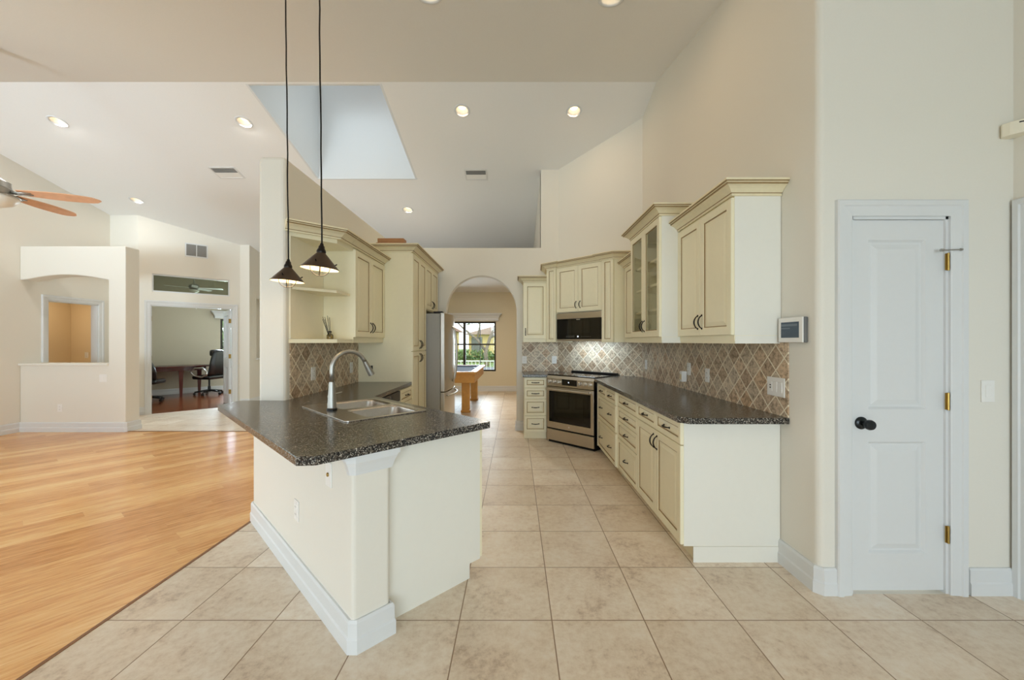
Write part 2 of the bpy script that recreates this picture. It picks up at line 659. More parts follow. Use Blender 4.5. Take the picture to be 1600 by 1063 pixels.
def arc(cx, cy, r, a0, a1, n):
    return [(cx + r * math.cos(R(a0 + (a1 - a0) * i / n)), cy + r * math.sin(R(a0 + (a1 - a0) * i / n))) for i in range(n + 1)]


def rrect(x0, y0, x1, y1, r, n=4):
    return (arc(x1 - r, y1 - r, r, 0, 90, n) + arc(x0 + r, y1 - r, r, 90, 180, n)
            + arc(x0 + r, y0 + r, r, 180, 270, n) + arc(x1 - r, y0 + r, r, 270, 360, n))


def cB(y):
    return 4.388 - 0.253 * (y - 4.595)


def cA(y):
    return 4.388 + 0.225 * (y - 4.595)


ZT = 2.81      # top of the free-standing walls
WX = 1.645     # right kitchen wall
PX = -1.79     # kitchen face of the partition
BY = 6.08      # back wall
BASE = [(0, 0), (0.02, 0), (0.02, 0.062), (0.015, 0.072), (0.015, 0.132), (0.009, 0.145), (0, 0.145)]
CROWN = [(0, 0), (0.012, 0), (0.012, 0.013), (0.017, 0.017), (0.024, 0.024), (0.036, 0.036), (0.052, 0.046), (0.066, 0.051),
         (0.066, 0.056), (0.072, 0.06), (0.072, 0.066), (0.084, 0.07), (0.084, 0.082), (0, 0.082)]
CGL = (2, 7, 8, 10)


def pt(s1, s2):
    """plan point in the peninsula's 45-degree frame"""
    return ((s2 - s1) / S2, (s1 + s2) / S2)

# ================================================================== THE SETTING


def plan_wall(name, poly, z0, z1, m='wall', bevel=0.0):
    return struct(MB().prism(poly, z0, z1).build(name, m, bevel=bevel, seg=3))


def flat_wall(name, loc, rot, outer, holes=(), t=0.12, m='wall', bevel=0.0):
    return struct(MB().fill(outer, holes, 0, t).build(name, m, None, loc, rot, bevel=bevel))


def rect(x0, z0, x1, z1):
    return [(x0, z0), (x1, z0), (x1, z1), (x0, z1)]


# floors
fl = MB()
fl.prism([(-2.01, -3.3), (2.75, -3.3), (2.75, 11.2), (-3.4, 11.2), (-3.4, 10.3), (-7.0, 10.3), (-9.3, 8.3), (-9.3, 5.6), (-7.5, 5.6),
          (-7.5, 6.0), (-2.01, 6.0)], -0.12, 0.0)
struct(fl.build('floor', 'tile'))
struct(MB().prism([(-7.62, -3.3), (-2.01, -3.3), (-2.01, 6.0), (-7.62, 6.0)], -0.119, 0.0).build('floor_living', 'bamboo'))
struct(MB().box(-2.018, -3.3, -0.01, -2.0, 3.0, 0.003).box(-5.93, 5.98, -0.01, -2.0, 6.015, 0.005).build('trim_1', 'strip'))
OFP = [(-0.15, 0.02), (1.70, 0.02), (1.85, 0.121), (3.05, 1.27), (3.05, 3.42), (-0.15, 3.42)]
struct(MB().prism(OFP, -0.05, 0.006).build('floor_office', 'redwood', None, (-6.97, 7.30, 0), R(45)))

# ceilings with real openings for the skylight shaft and the recessed lights
KIT = [(-0.672, 4.993), (0.746, 5.002), (-1.942, 7.133)]
LIV = [(-5.983, 5.163), (-3.555, 5.173), (-6.571, 6.849)]
FRO = [(0.752, 3.094), (-0.668, 3.055)]
CR = 0.078


def circ(x, y, r=CR, n=20):
    return [(x + r * math.cos(2 * PI * k / n), y + r * math.sin(2 * PI * k / n)) for k in range(n)]


SKY = (-3.16, 4.62, -1.56, 6.31)
struct(MB().fill([(-7.62, 4.595), (2.9, 4.595), (2.9, 10.3), (-7.62, 10.3)],
                 [[(SKY[0], SKY[1]), (SKY[2], SKY[1]), (SKY[2], SKY[3]), (SKY[0], SKY[3])]] + [circ(x, y) for x, y in KIT + LIV],
                 0, 0.03, zfun=lambda x, y: cB(y), plane='XY').build('ceiling_back', 'ceil'))
struct(MB().fill([(-7.62, -3.4), (2.9, -3.4), (2.9, 4.595), (-7.62, 4.595)], [circ(x, y) for x, y in FRO],
                 0, 0.03, zfun=lambda x, y: cA(y), plane='XY').build('ceiling_front', 'ceil'))
sh = MB()
x0, y0, x1, y1 = SKY
for a, b in (((x0, y0), (x1, y0)), ((x1, y0), (x1, y1)), ((x1, y1), (x0, y1)), ((x0, y1), (x0, y0))):
    vs = [sh.bm.verts.new(p) for p in ((a[0], a[1], cB(a[1])), (b[0], b[1], cB(b[1])), (b[0], b[1], 5.55), (a[0], a[1], 5.55))]
    sh.face(vs)
so = struct(sh.build('ceiling_skylight_shaft', 'white'))
sm = so.modifiers.new('thickness', 'SOLIDIFY')
sm.thickness = 0.03
sm.offset = -1
struct(MB().box(x0 - 0.03, y0 - 0.03, 5.55, x1 + 0.03, y1 + 0.03, 5.57).build('window_6', 'glass'))
struct(MB().prism([(-3.4, 6.2), (2.75, 6.2), (2.75, 11.0), (-3.4, 11.0)], 2.716, 2.80).build('ceiling_billiard', 'ceil'))

# right kitchen wall with its bullnose corner, diagonal corner wall, back wall with the arch
plan_wall('wall_right', [(1.645, 5.25)] + arc(1.68, 2.175, 0.035, 180, 270, 6) + [(1.775, 2.14), (1.775, 2.26), (1.765, 2.26), (1.765, 5.25)], 0, 4.55)
plan_wall('wall_corner', [(1.645, 5.10), (0.655, 6.09), (0.75, 6.19), (1.76, 5.20)], 0, 4.55)
arch = [(0.02, 0), (0.02, 1.836)] + arc(-0.52, 1.836, 0.54, 0, 180, 28)[1:-1] + [(-1.06, 1.836), (-1.06, 0)]
flat_wall('wall_back', (0, BY, 0), 0, [(-3.3, 0)] + arch[::-1] + [(0.76, 0), (0.76, 4.4), (0.394, 4.4), (0.394, ZT), (-3.3, ZT)], t=0.14, bevel=0.012)
plan_wall('wall_shelf', [(0.394, 6.1), (0.5, 6.1), (0.5, 10.0), (-3.3, 10.0), (-3.3, 9.9), (0.394, 9.9)], 2.79, 4.1)
# free-standing partition, half wall under the bar
plan_wall('wall_partition', [(-2.0, 3.07), (PX, 3.07), (PX, 6.10), (-2.0, 6.10)], 0, ZT, bevel=0.03)
hw = [pt(1.725, 0.895), pt(1.725, 0.718), (-2.0, 2.0 - 0.9846 + 2.0 + 0.0), (-2.0, 3.09), (PX, 3.09)]
hw[2] = (-2.0, 0.718 * S2 + 2.0)
plan_wall('wall_peninsula', hw, 0, 0.872, bevel=0.016)
# pass-through niche wall on the left
nich = [(-7.49, 0), (-5.89, 0), (-5.89, ZT), (-7.49, ZT), (-7.49, 2.296)]
for k in range(1, 15):
    f = k / 15
    nich.append((-7.45 + (1.30) * f, 2.296 + 0.082 * math.sin(PI * f)))
nich += [(-6.149, 2.296), (-6.149, 1.017), (-7.49, 1.017)]
flat_wall('wall_niche', (0, 5.97, 0), 0, nich, t=0.22, bevel=0.014)
struct(MB().rbox(-7.49, 5.945, 1.0, -6.145, 6.215, 1.036, 0.01).build('trim_2', 'wall'))
# living room left wall with the doorway and a big window behind the camera
flat_wall('wall_left', (-7.49, -3.3, 0), R(90), rect(0, 0, 10.6, 4.5),
          [rect(9.62, 0.0001, 10.40, 2.03), rect(3.9, 0.3, 8.1, 2.4)], t=0.12)
flat_wall('wall_front_left', (-7.6, 7.30, 0), 0, rect(0, 0, 0.63, 4.1), t=0.12)
flat_wall('wall_office', (-6.97, 7.30, 0), R(45), rect(0, 0, 1.568, 3.9),
          [rect(0.165, 0.0001, 1.45, 2.06), rect(0.19, 2.31, 1.39, 2.65)], t=0.12)
plan_wall('wall_foyer_corner', [(-5.865, 8.409), (-5.66, 8.409), (-5.66, 8.499), (-5.95, 8.499)], 0, 3.6)
flat_wall('wall_foyer', (-5.66, 8.5, 0), R(90), rect(0, 0, 1.85, 3.5), [rect(0.14, 0.99, 0.9, 2.3)], t=0.2)
struct(MB().box(-5.86, 8.55, 0.9, -5.8, 9.5, 2.4).build('wall_foyer_recess', 'wall'))
struct(MB().rbox(-5.82, 8.62, 0.965, -5.635, 9.42, 0.995, 0.008).build('trim_3', 'white'))
flat_wall('wall_foyer_end', (0, 10.0, 0), 0, rect(-5.86, 0, -3.3, 3.2), [rect(-5.0, 0.1, -4.0, 2.2)], t=0.15)
# side room seen through the left doorway
plan_wall('wall_side_room', [(-9.1, 5.7), (-9.0, 5.7), (-9.0, 8.0), (-7.85, 8.0), (-7.85, 8.1), (-9.1, 8.1)], 0, 2.5, m='hall_wall')
plan_wall('wall_side_room_front', [(-9.0, 5.7), (-7.61, 5.7), (-7.61, 5.8), (-9.0, 5.8)], 0, 2.5, m='hall_wall')
plan_wall('ceiling_side_room', [(-9.1, 5.7), (-7.6, 5.7), (-7.6, 8.1), (-9.1, 8.1)], 2.5, 2.56, m='ceil')
# office shell
ofm = MB()
ofm.fill(rect(-0.2, 0, 3.1, 3.05), [rect(1.72, 0.62, 2.85, 1.985)], 3.37, 3.47)
ofm.box(-0.2, 0.121, 0, -0.1, 3.4, 3.05).box(3.0, 1.1, 0, 3.1, 3.4, 3.05).box(1.50, 0.125, 0, 1.80, 0.20, 3.05)
struct(ofm.build('wall_office_inner', 'office_wall', None, (-6.97, 7.30, 0), R(45)))
struct(MB().prism([(-0.2, 0.121), (1.85, 0.121), (3.1, 1.30), (3.1, 3.47), (-0.2, 3.47)], 3.05, 3.10).build('ceiling_office', 'ceil', None, (-6.97, 7.30, 0), R(45)))
# billiard room
flat_wall('wall_billiard', (0, 10.84, 0), 0, rect(-3.3, 0, 2.7, 2.75), [rect(-2.27, 0.545, -0.53, 1.909)], t=0.15, m='bill_wall')
plan_wall('wall_billiard_left', [(-3.3, 6.2), (-3.2, 6.2), (-3.2, 10.9), (-3.3, 10.9)], 0, 2.76, m='bill_wall')
plan_wall('wall_billiard_right', [(2.6, 6.0), (2.7, 6.0), (2.7, 10.9), (2.6, 10.9)], 0, 2.76, m='bill_wall')
plan_wall('wall_billiard_front', [(0.7, 6.1), (2.65, 6.1), (2.65, 6.2), (0.7, 6.2)], 0, 2.76)
# pantry wall, right wall and the glazed rear wall behind the camera
flat_wall('wall_pantry', (0, 2.14, 0), 0, rect(1.775, 0, 2.75, 4.55), [rect(1.81, 0.0001, 2.355, 2.05)], t=0.12)
flat_wall('wall_right_front', (2.70, 2.2, 0), R(-90), rect(0, 0, 5.5, 4.1), [rect(0.15, 0.0001, 1.0, 2.05)], t=0.12)
flat_wall('wall_rear', (2.75, -3.3, 0), R(180), rect(0, 0, 10.4, 2.75), [rect(0.45, 0.02, 4.35, 2.4), rect(6.75, 0.02, 9.95, 2.4)], t=0.15)


def glazed(name, loc, rot, x0, z0, x1, z1, nx, fw, y, mats=('winframe',), bars=(), frame_m='winframe', rails=()):
    """window: frame mesh (structure) with one glass pane per bay as children"""
    b = MB()
    b.box(x0, y - 0.03, z0, x1, y + 0.03, z0 + fw).box(x0, y - 0.03, z1 - fw, x1, y + 0.03, z1)
    b.box(x0, y - 0.03, z0 + fw, x0 + fw, y + 0.03, z1 - fw).box(x1 - fw, y - 0.03, z0 + fw, x1, y + 0.03, z1 - fw)
    wd = (x1 - x0) / nx
    for k in range(1, nx):
        b.box(x0 + wd * k - fw * 0.75, y - 0.032, z0 + fw, x0 + wd * k + fw * 0.75, y + 0.032, z1 - fw)
    for zz in rails:
        b.box(x0 + fw, y - 0.025, zz - 0.02, x1 - fw, y + 0.025, zz + 0.02)
    for xx, t in bars:
        b.box(xx - t / 2, y - 0.012, z0 + fw, xx + t / 2, y + 0.012, z1 - fw)
    o = struct(b.build(name, frame_m, None, loc, rot))
    for k in range(nx):
        MB().box(x0 + wd * k + fw * 0.5, y + 0.013, z0 + fw * 0.5, x0 + wd * (k + 1) - fw * 0.5, y + 0.018, z1 - fw * 0.5).build('pane', 'glass', o)
    return o


glazed('window_1', (0, 10.84, 0), 0, -2.27, 0.545, -0.53, 1.909, 2, 0.045, 0.09, bars=[(-0.97, 0.018), (-1.83, 0.018)], rails=(1.284,))
glazed('window_2', (-6.97, 7.30, 0), R(45), 1.72, 0.62, 2.85, 1.985, 2, 0.05, 3.42, rails=(1.2,))
glazed('window_3', (2.75, -3.3, 0), R(180), 0.45, 0.02, 4.35, 2.4, 3, 0.06, 0.08, frame_m='white')
glazed('window_4', (2.75, -3.3, 0), R(180), 6.75, 0.02, 9.95, 2.4, 2, 0.06, 0.08, frame_m='white')
glazed('window_5', (-7.49, -3.3, 0), R(90), 3.9, 0.3, 8.1, 2.4, 3, 0.06, 0.06, frame_m='white')
glazed('window_8', (0, 10.0, 0), 0, -5.0, 0.1, -4.0, 2.2, 1, 0.08, 0.07, frame_m='white')
# fixed transom above the office doors
tr = MB()
for b in ((0.19, 2.31, 1.39, 2.335), (0.19, 2.625, 1.39, 2.65), (0.19, 2.335, 0.21, 2.625), (1.37, 2.335, 1.39, 2.625)):
    tr.box(b[0], 0.02, b[1], b[2], 0.1, b[3])
tro = struct(tr.build('window_7', 'white', None, (-6.97, 7.30, 0), R(45)))
MB().box(0.2, 0.055, 2.32, 1.38, 0.062, 2.64).build('pane', 'transom', tro)

# baseboards
bb = MB()
bb.sweep([(WX, 2.45), (WX, 2.165), (1.67, 2.14), (1.735, 2.14)], BASE)
bb.sweep([(2.45, 2.14), (2.70, 2.14)], BASE)
struct(bb.build('baseboard_right', 'white'))
struct(MB().sweep([(-2.0, 6.05), (-2.0, 0.718 * S2 + 2.0), pt(1.745, 0.718), pt(1.725, 0.738), pt(1.725, 0.895), pt(1.79, 0.895)], BASE).build('baseboard_peninsula', 'white'))
struct(MB().sweep([(-7.49, -3.2), (-7.49, 5.97), (-5.905, 5.97), (-5.89, 5.985), (-5.89, 6.19), (-6.0, 6.19)], BASE).build('baseboard_left', 'white'))
struct(MB().sweep([(-7.4, 7.30), (-6.97, 7.30), (-6.97 + 0.085 / S2, 7.30 + 0.085 / S2)], BASE).build('baseboard_office', 'white'))
struct(MB().sweep([(-5.865 + 0.02, 8.409), (-5.66, 8.409), (-5.66, 10.0), (-5.05, 10.0)], BASE).build('baseboard_foyer', 'white'))
struct(MB().sweep([(0.02, 6.2), (0.02, 6.08), (0.13, 6.08)], BASE).build('baseboard_back', 'white'))
struct(MB().sweep([(-3.2, 6.3), (-3.2, 10.84), (2.6, 10.84), (2.6, 6.3)], BASE).build('baseboard_billiard', 'white'))
struct(MB().sweep([(-0.1, 3.37), (3.0, 3.37)], BASE).build('baseboard_office_inner', 'white', None, (-6.97, 7.30, 0), R(45)))
struct(MB().sweep([(-9.0, 5.9), (-9.0, 8.0), (-7.85, 8.0)], BASE).build('baseboard_side_room', 'white'))
# capital under the bar top on the end of the half wall
CAPP = [(0, 0), (0.008, 0), (0.010, 0.012), (0.018, 0.04), (0.026, 0.058), (0.026, 0.066), (0.034, 0.068), (0.034, 0.091), (0, 0.091)]
struct(MB().sweep([pt(1.765, 0.718), pt(1.740, 0.718), pt(1.725, 0.733), pt(1.725, 0.895), pt(1.775, 0.895)], CAPP, 0.781).build('trim_4', 'white'))

CAS = [(0, 0), (0, 0.012), (0.008, 0.015), (0.05, 0.019), (0.056, 0.026), (0.08, 0.027), (0.086, 0.02), (0.086, 0)]


def casing(name, loc, rot, x0, x1, z1, jamb=0.12, m='white', stop=False):
    b = MB()
    b.sweep([(x1, 0.0), (x1, z1), (x0, z1), (x0, 0.0)], CAS)
    for v in b.bm.verts:
        v.co = Vector((v.co.x, -v.co.z, v.co.y))
    b.box(x0 - 0.004, 0.0, 0.0, x0 + 0.014, jamb, z1).box(x1 - 0.014, 0.0, 0.0, x1 + 0.004, jamb, z1).box(x0, 0.0, z1 - 0.014, x1, jamb, z1 + 0.004)
    for q in ((x0 + 0.01, 0.0, x0 + 0.03, z1), (x1 - 0.03, 0.0, x1 - 0.01, z1), (x0, z1 - 0.034, x1, z1 - 0.01)) if stop else ():
        b.box(q[0], 0.05, q[1], q[2], 0.062, q[3])
    return struct(b.build(name, m, None, loc, rot))


casing('trim_5', (0, 2.14, 0), 0, 1.818, 2.347, 2.046, stop=True)
casing('trim_6', (-6.97, 7.30, 0), R(45), 0.17, 1.445, 2.055)
casing('trim_7', (-7.49, -3.3, 0), R(90), 9.625, 10.395, 2.025)
casing('trim_8', (2.70, 2.2, 0), R(-90), 0.155, 0.995, 2.045, stop=True)


def door_leaf(b, x0, x1, z0, z1, panels, y=0.0, t=0.035):
    """panelled door: front face at y, thickness t"""
    b.fill(rect(x0, z0, x1, z1), [rect(*p) for p in panels], y, y + t)
    for (a, c, d, e) in panels:
        rings = []
        for ins, yy in ((0, y), (0.012, y + 0.013), (0.022, y + 0.013), (0.05, y + 0.003)):
            rings.append([(a + ins, yy, c + ins), (d - ins, yy, c + ins), (d - ins, yy, e - ins), (a + ins, yy, e - ins)])
        b.loops(rings, 0, False, True)
    return b


# pantry door with knob, hinges and hinge-pin stop
d1 = struct(door_leaf(MB(), 1.832, 2.334, 0.014, 2.03, [(1.925, 1.0, 2.236, 1.923), (1.925, 0.213, 2.236, 0.822)], 0.012).build('door_1', 'white', None, (0, 2.14, 0)))
kb = MB()
kb.lathe([(0.0, 0.0), (0.034, 0.001), (0.034, 0.006), (0.028, 0.012), (0.012, 0.016), (0.011, 0.034), (0.018, 0.040), (0.0265, 0.048), (0.028, 0.058), (0.024, 0.068), (0.012, 0.071), (0.0, 0.0715)],
         24, mat=Matrix.Rotation(R(90), 4, 'X'))
kb.build('door_knob', 'knob', d1, (1.883, 0.012, 0.925), smooth=True)
for z in (1.80, 1.045, 0.325):
    h = MB()
    h.box(-0.009, -0.002, -0.045, 0.009, 0.004, 0.045)
    h.lathe([(0, -0.048), (0.0055, -0.047), (0.0055, 0.047), (0, 0.048)], 10, (0, -0.006, 0))
    h.build('hinge', 'brass', d1, (2.338, -0.003, z))
hs = MB()
hs.tube([(-0.05, -0.022, 0), (0.0, -0.008, 0.004), (0.05, -0.018, 0.004)], 0.0035, 8)
hs.lathe([(0, -0.008), (0.008, -0.006), (0.008, 0.006), (0, 0.008)], 10, (-0.055, -0.022, 0), Matrix.Rotation(R(90), 4, 'Y'))
hs.lathe([(0, -0.006), (0.007, -0.005), (0.007, 0.005), (0, 0.006)], 10, (0.052, -0.018, 0.004), Matrix.Rotation(R(90), 4, 'Y'))
hs.build('hinge_pin_stop', 'nickel', d1, (2.338, -0.006, 1.858))
# door in the right wall beside the camera
struct(door_leaf(MB(), 0.172, 0.978, 0.014, 2.03, [(0.30, 1.0, 0.85, 1.9), (0.30, 0.22, 0.85, 0.82)], 0.012).build('door_2', 'white', None, (2.70, 2.2, 0), R(-90)))
# office double doors, swung open into the office
for nm, xx, sx in (('door_3', 0.19, 1), ('door_4', 1.428, -1)):
    b = MB()
    door_leaf(b, 0.0, 0.62, 0.012, 2.03, [(0.1, 1.0, 0.52, 1.92), (0.1, 0.22, 0.52, 0.82)], 0.0)
    a = R(92) if sx == 1 else R(90)
    o = struct(b.build(nm, 'white', None, (-6.97 + (xx * 1 - 0.125 * 1) / S2, 7.30 + (xx + 0.125) / S2, 0.0), R(45) + a))
    for z in (0.3, 1.05, 1.8):
        MB().box(-0.006, -0.003, -0.045, 0.006, 0.038, 0.045).build('hinge', 'brass', o, (-0.002, 0.0, z))

# ================================================================== KITCHEN CABINETS
_pull = {}


def pull_mesh(L=0.095):
    key = round(L, 3)
    if key not in _pull:
        b = MB()
        n = 10
        pts = [(0, -0.026 * math.sin(PI * k / n) ** 0.7 - 0.002, -L / 2 + L * k / n) for k in range(n + 1)]
        b.tube(pts, [0.0035 + 0.0022 * math.sin(PI * k / n) for k in range(n + 1)], 8)
        for s in (-1, 1):
            b.lathe([(0.0, 0), (0.008, 0.0), (0.007, -0.004), (0.0, -0.006)], 10, (0, 0, s * L / 2), Matrix.Rotation(R(-90), 4, 'X'))
        o = b.build('pull_proto', 'dark_metal', smooth='all')
        _pull[key] = o.data
        bpy.data.objects.remove(o)
    return _pull[key]


def add_pull(parent, x, z, t, vert=True, L=0.095):
    o = bpy.data.objects.new('pull', pull_mesh(L))
    COL.objects.link(o)
    o.parent = parent
    o.location = (x, -t, z)
    o.rotation_euler = (0, 0 if vert else R(90), 0)
    return o


def front(root, kind, x0, x1, z0, z1, pulls=(), fr=0.055, t=0.02, y=0.0):
    """door or drawer front; pulls = list of (dx, dz, vertical)"""
    b = MB()
    g = 0.0018
    w_, h_ = x1 - x0 - 2 * g, z1 - z0 - 2 * g
    if kind == 'drawer':
        fr = min(fr, 0.036)
    b.panel(w_, h_, t, fr)
    o = b.build(kind, ['cab', 'glaze'], root, (x0 + g, y, z0 + g))
    for dx, dz, vt in pulls:
        add_pull(o, dx - g, dz - g, t, vt)
    return o


def crown(root, path, z0, name='crown_moulding', sc=1.0):
    return MB().sweep(path, [(d * sc, z * sc) for d, z in CROWN], z0, CGL).build(name, ['crown', 'glaze'], root)


ZC = 0.872     # underside of the worktops
FAC = 1.045    # carcass face of the right base run
# ---- right base run (faces -X): local x runs towards the camera
rb = thing('base_cabinet', 'cream base cabinet with two drawers over two doors, its plain end facing the camera', 'cabinet', (FAC, 3.33, 0), R(-90))
W = 0.88
MB().box(0, 0, 0.10, W, 0.597, ZC).box(0, 0.075, 0, W, 0.597, 0.10).build('carcass', 'cab', rb)
MB().box(W, 0.0, 0.10, W + 0.003, 0.597, ZC).box(W, 0.058, 0.0, W + 0.006, 0.597, 0.098).build('end_panel', 'panel', rb)
front(rb, 'drawer', 0.0, 0.44, 0.725, 0.866, [(0.22, 0.07, False)])
front(rb, 'drawer', 0.44, W, 0.725, 0.866, [(0.22, 0.07, False)])
front(rb, 'door', 0.0, 0.44, 0.106, 0.722, [(0.405, 0.53, True)])
front(rb, 'door', 0.44, W, 0.106, 0.722, [(0.035, 0.53, True)])
r2 = thing('drawer_cabinet', 'cream bank of four stacked drawers, second unit from the near end of the right worktop', 'cabinet', (FAC, 3.955, 0), R(-90))
W = 0.623
MB().box(0, 0, 0.10, W, 0.597, ZC).box(0, 0.075, 0, W, 0.597, 0.10).build('carcass', 'cab', r2)
for z0, z1 in ((0.725, 0.866), (0.583, 0.722), (0.412, 0.580), (0.106, 0.409)):
    front(r2, 'drawer', 0, W, z0, z1, [(W / 2, (z1 - z0) / 2, False)])
r3 = thing('drawer_cabinet', 'cream unit of wide drawers with two pulls each beside the stainless range', 'cabinet', (FAC - 0.022, 4.83, 0), R(-90))
W = 0.872
MB().box(0, 0, 0.10, W, 0.618, ZC).box(0, 0.075, 0, W, 0.597, 0.10).build('carcass', 'cab', r3)
front(r3, 'drawer', 0.035, 0.455, 0.725, 0.866, [(0.21, 0.07, False)])
front(r3, 'drawer', 0.455, W, 0.725, 0.866, [(0.21, 0.07, False)])
front(r3, 'drawer', 0.035, W, 0.45, 0.722, [(0.2, 0.15, False), (0.62, 0.15, False)])
front(r3, 'drawer', 0.035, W, 0.106, 0.44, [(0.2, 0.15, False), (0.62, 0.15, False)])
MB().box(0.0, -0.02, 0.10, 0.033, 0.0, ZC).build('filler_strip', 'panel', r3)
# ---- narrow four drawer unit left of the range
r4 = thing('drawer_cabinet', 'narrow cream cabinet of four drawers between the arch and the range', 'cabinet', (0.125, 5.52, 0), 0)
W = 0.315
MB().box(0, 0, 0.10, W, 0.55, ZC).box(0, 0.05, 0, W, 0.55, 0.10).build('carcass', 'cab', r4)
for z0, z1 in ((0.722, 0.866), (0.566, 0.719), (0.335, 0.563), (0.106, 0.332)):
    front(r4, 'drawer', 0, W, z0, z1, [(W / 2, (z1 - z0) / 2, False)])

# ---- worktops
tp = tag(MB().fill([(WX - 0.001, 2.365), (1.05, 2.365), (0.992, 2.42), (0.975, 4.868), (1.42, 5.313), (WX - 0.001, 5.09)], [], ZC, 0.91, plane='XY')
         .build('worktop', 'granite', bevel=0.004), 'long black speckled worktop on the right kitchen wall running to the range', 'worktop')
tag(MB().fill([(0.105, 6.075), (0.105, 5.47), (0.475, 5.47), (0.868, 5.863), (0.66, 6.075)], [], ZC, 0.91, plane='XY')
    .build('worktop', 'granite', bevel=0.004), 'short black speckled worktop piece left of the range by the arch', 'worktop')
snk = [pt(3.005, 1.42), pt(3.005, 0.925), pt(2.275, 0.925), pt(2.275, 1.42)]
tag(MB().fill([(PX + 0.001, 4.485), (-1.175, 4.485), (-1.175, 3.30), pt(1.715, 1.51), pt(1.70, 1.495), pt(1.68, 0.55), pt(1.727, 0.494),
               (-2.14, 2.84), (-2.14, 3.03), (-2.11, 3.068), (PX + 0.001, 3.068)], [snk], ZC, 0.91, plane='XY')
    .build('worktop', 'granite', bevel=0.004), 'black speckled bar worktop on the angled peninsula holding the sink', 'worktop')

# ---- range (faces -X-Y)
rg = thing('range', 'stainless slide-in range with black oven window and front knobs in the kitchen corner', 'range', (0.70, 5.145, 0), R(-45))
b = MB()
b.box(-0.379, 0.03, 0.03, 0.379, 0.60, 0.90)
b.box(-0.37, 0.035, 0.0, 0.37, 0.56, 0.03)
b.build('body', 'black', rg)
b = MB()
b.rbox(-0.381, 0.0, 0.20, 0.381, 0.03, 0.755, 0.006)
o = b.build('oven_door', 'steel_h', rg)
MB().rbox(-0.335, -0.004, 0.285, 0.335, 0.001, 0.70, 0.002).build('oven_window', 'blackglass', o)
MB().box(-0.23, -0.0055, 0.37, 0.23, -0.0045, 0.645).build('inner_glass', 'ovenwin', o)
b = MB()
b.tube([(-0.345, -0.052, 0.725), (0.345, -0.052, 0.725)], 0.015, 12)
for s in (-1, 1):
    b.rbox(s * 0.325 - 0.012, -0.05, 0.715, s * 0.325 + 0.012, 0.0, 0.737, 0.003)
b.build('oven_handle', 'steel_h', o, smooth=True)
MB().lathe([(0, 0), (0.011, 0), (0.011, 0.003), (0, 0.0035)], 16, mat=Matrix.Rotation(R(90), 4, 'X')).build('badge', 'plate', o, (0, 0.0, 0.245))
MB().rbox(-0.381, 0.002, 0.035, 0.381, 0.03, 0.182, 0.005).build('storage_drawer', 'steel_h', rg)
b = MB()
vs = [[(x, 0.0, 0.765), (x, 0.045, 0.765), (x, 0.06, 0.905), (x, 0.022, 0.905), (x, 0.002, 0.87)] for x in (-0.381, 0.381)]
b.loops(vs)
cp = b.build('control_panel', 'steel_h', rg)
MB().box(-0.115, -0.0035, 0.79, 0.125, 0.003, 0.868).build('display', 'blackglass', cp)
MB().box(-0.012, -0.0042, 0.822, 0.004, -0.0035, 0.838).build('display_digit', 'display', cp)
for x in (-0.325, -0.245, -0.165, 0.175, 0.25, 0.325):
    k = MB()
    k.lathe([(0.0, 0), (0.028, 0), (0.028, 0.006), (0.024, 0.008), (0.022, 0.03), (0.018, 0.034), (0.0, 0.034)], 18, mat=Matrix.Rotation(R(90), 4, 'X'))
    k.box(-0.003, -0.036, -0.018, 0.003, -0.033, 0.018)
    k.build('knob', 'steel', cp, (x, 0.0, 0.828), smooth=True)
MB().rbox(-0.383, 0.022, 0.905, 0.383, 0.62, 0.922, 0.003).build('cooktop', 'blackglass', rg)
MB().rbox(-0.375, 0.545, 0.918, 0.375, 0.60, 0.942, 0.006).build('rear_vent_trim', 'black', rg)

# ---- microwave under the diagonal wall cabinet
mw = thing('microwave', 'black and stainless over-the-range microwave built in below corner cabinet', 'microwave', (0.8525, 5.2975, 1.372), R(-45))
MB().box(-0.368, 0.012, 0.0, 0.368, 0.38, 0.385).build('body', 'black', mw)
MB().rbox(-0.368, -0.014, 0.305, 0.368, 0.012, 0.385, 0.004).build('top_band', 'steel_h', mw)
dr = MB().rbox(-0.368, -0.012, 0.028, 0.368, 0.012, 0.304, 0.004).build('door', 'blackglass', mw)
MB().box(-0.20, -0.0135, 0.11, 0.19, -0.0122, 0.27).build('door_window', 'ovenwin', dr)
b = MB()
for k in range(7):
    b.box(-0.20 + k * 0.021, -0.0135, 0.052, -0.192 + k * 0.021, -0.0122, 0.058).box(-0.20 + k * 0.021, -0.0135, 0.068, -0.192 + k * 0.021, -0.0122, 0.073)
b.build('key_marks', 'ventgrey', dr)
b = MB()
for k in range(8):
    b.box(0.045 + k * 0.021, -0.0135, 0.058, 0.053 + k * 0.021, -0.0122, 0.062)
b.build('key_marks', 'ventgrey', dr)
MB().lathe([(0, 0), (0.011, 0), (0.011, 0.002), (0, 0.002)], 16, mat=Matrix.Rotation(R(90), 4, 'X')).build('dial', 'display', dr, (-0.005, -0.012, 0.062))
MB().rbox(-0.03, -0.016, 0.285, 0.03, -0.012, 0.296, 0.001).build('name_plate', 'steel', dr)
MB().rbox(-0.368, -0.013, 0.0, 0.368, 0.012, 0.026, 0.003).build('bottom_band', 'steel_h', mw)
area('cooktop_lamp', (0.99, 5.43, 1.365), (R(12), 0, R(-45)), 0.55, 0.12, 4, (0.70, 0.87, 1.0))

# ---- diagonal corner wall cabinet with pilasters
a0 = Vector((0.8525, 5.2975))
ux, uy = Vector((1, -1)) / S2, Vector((1, 1)) / S2


def dg(x, y):
    p = a0 + ux * x + uy * y
    return (p.x, p.y)


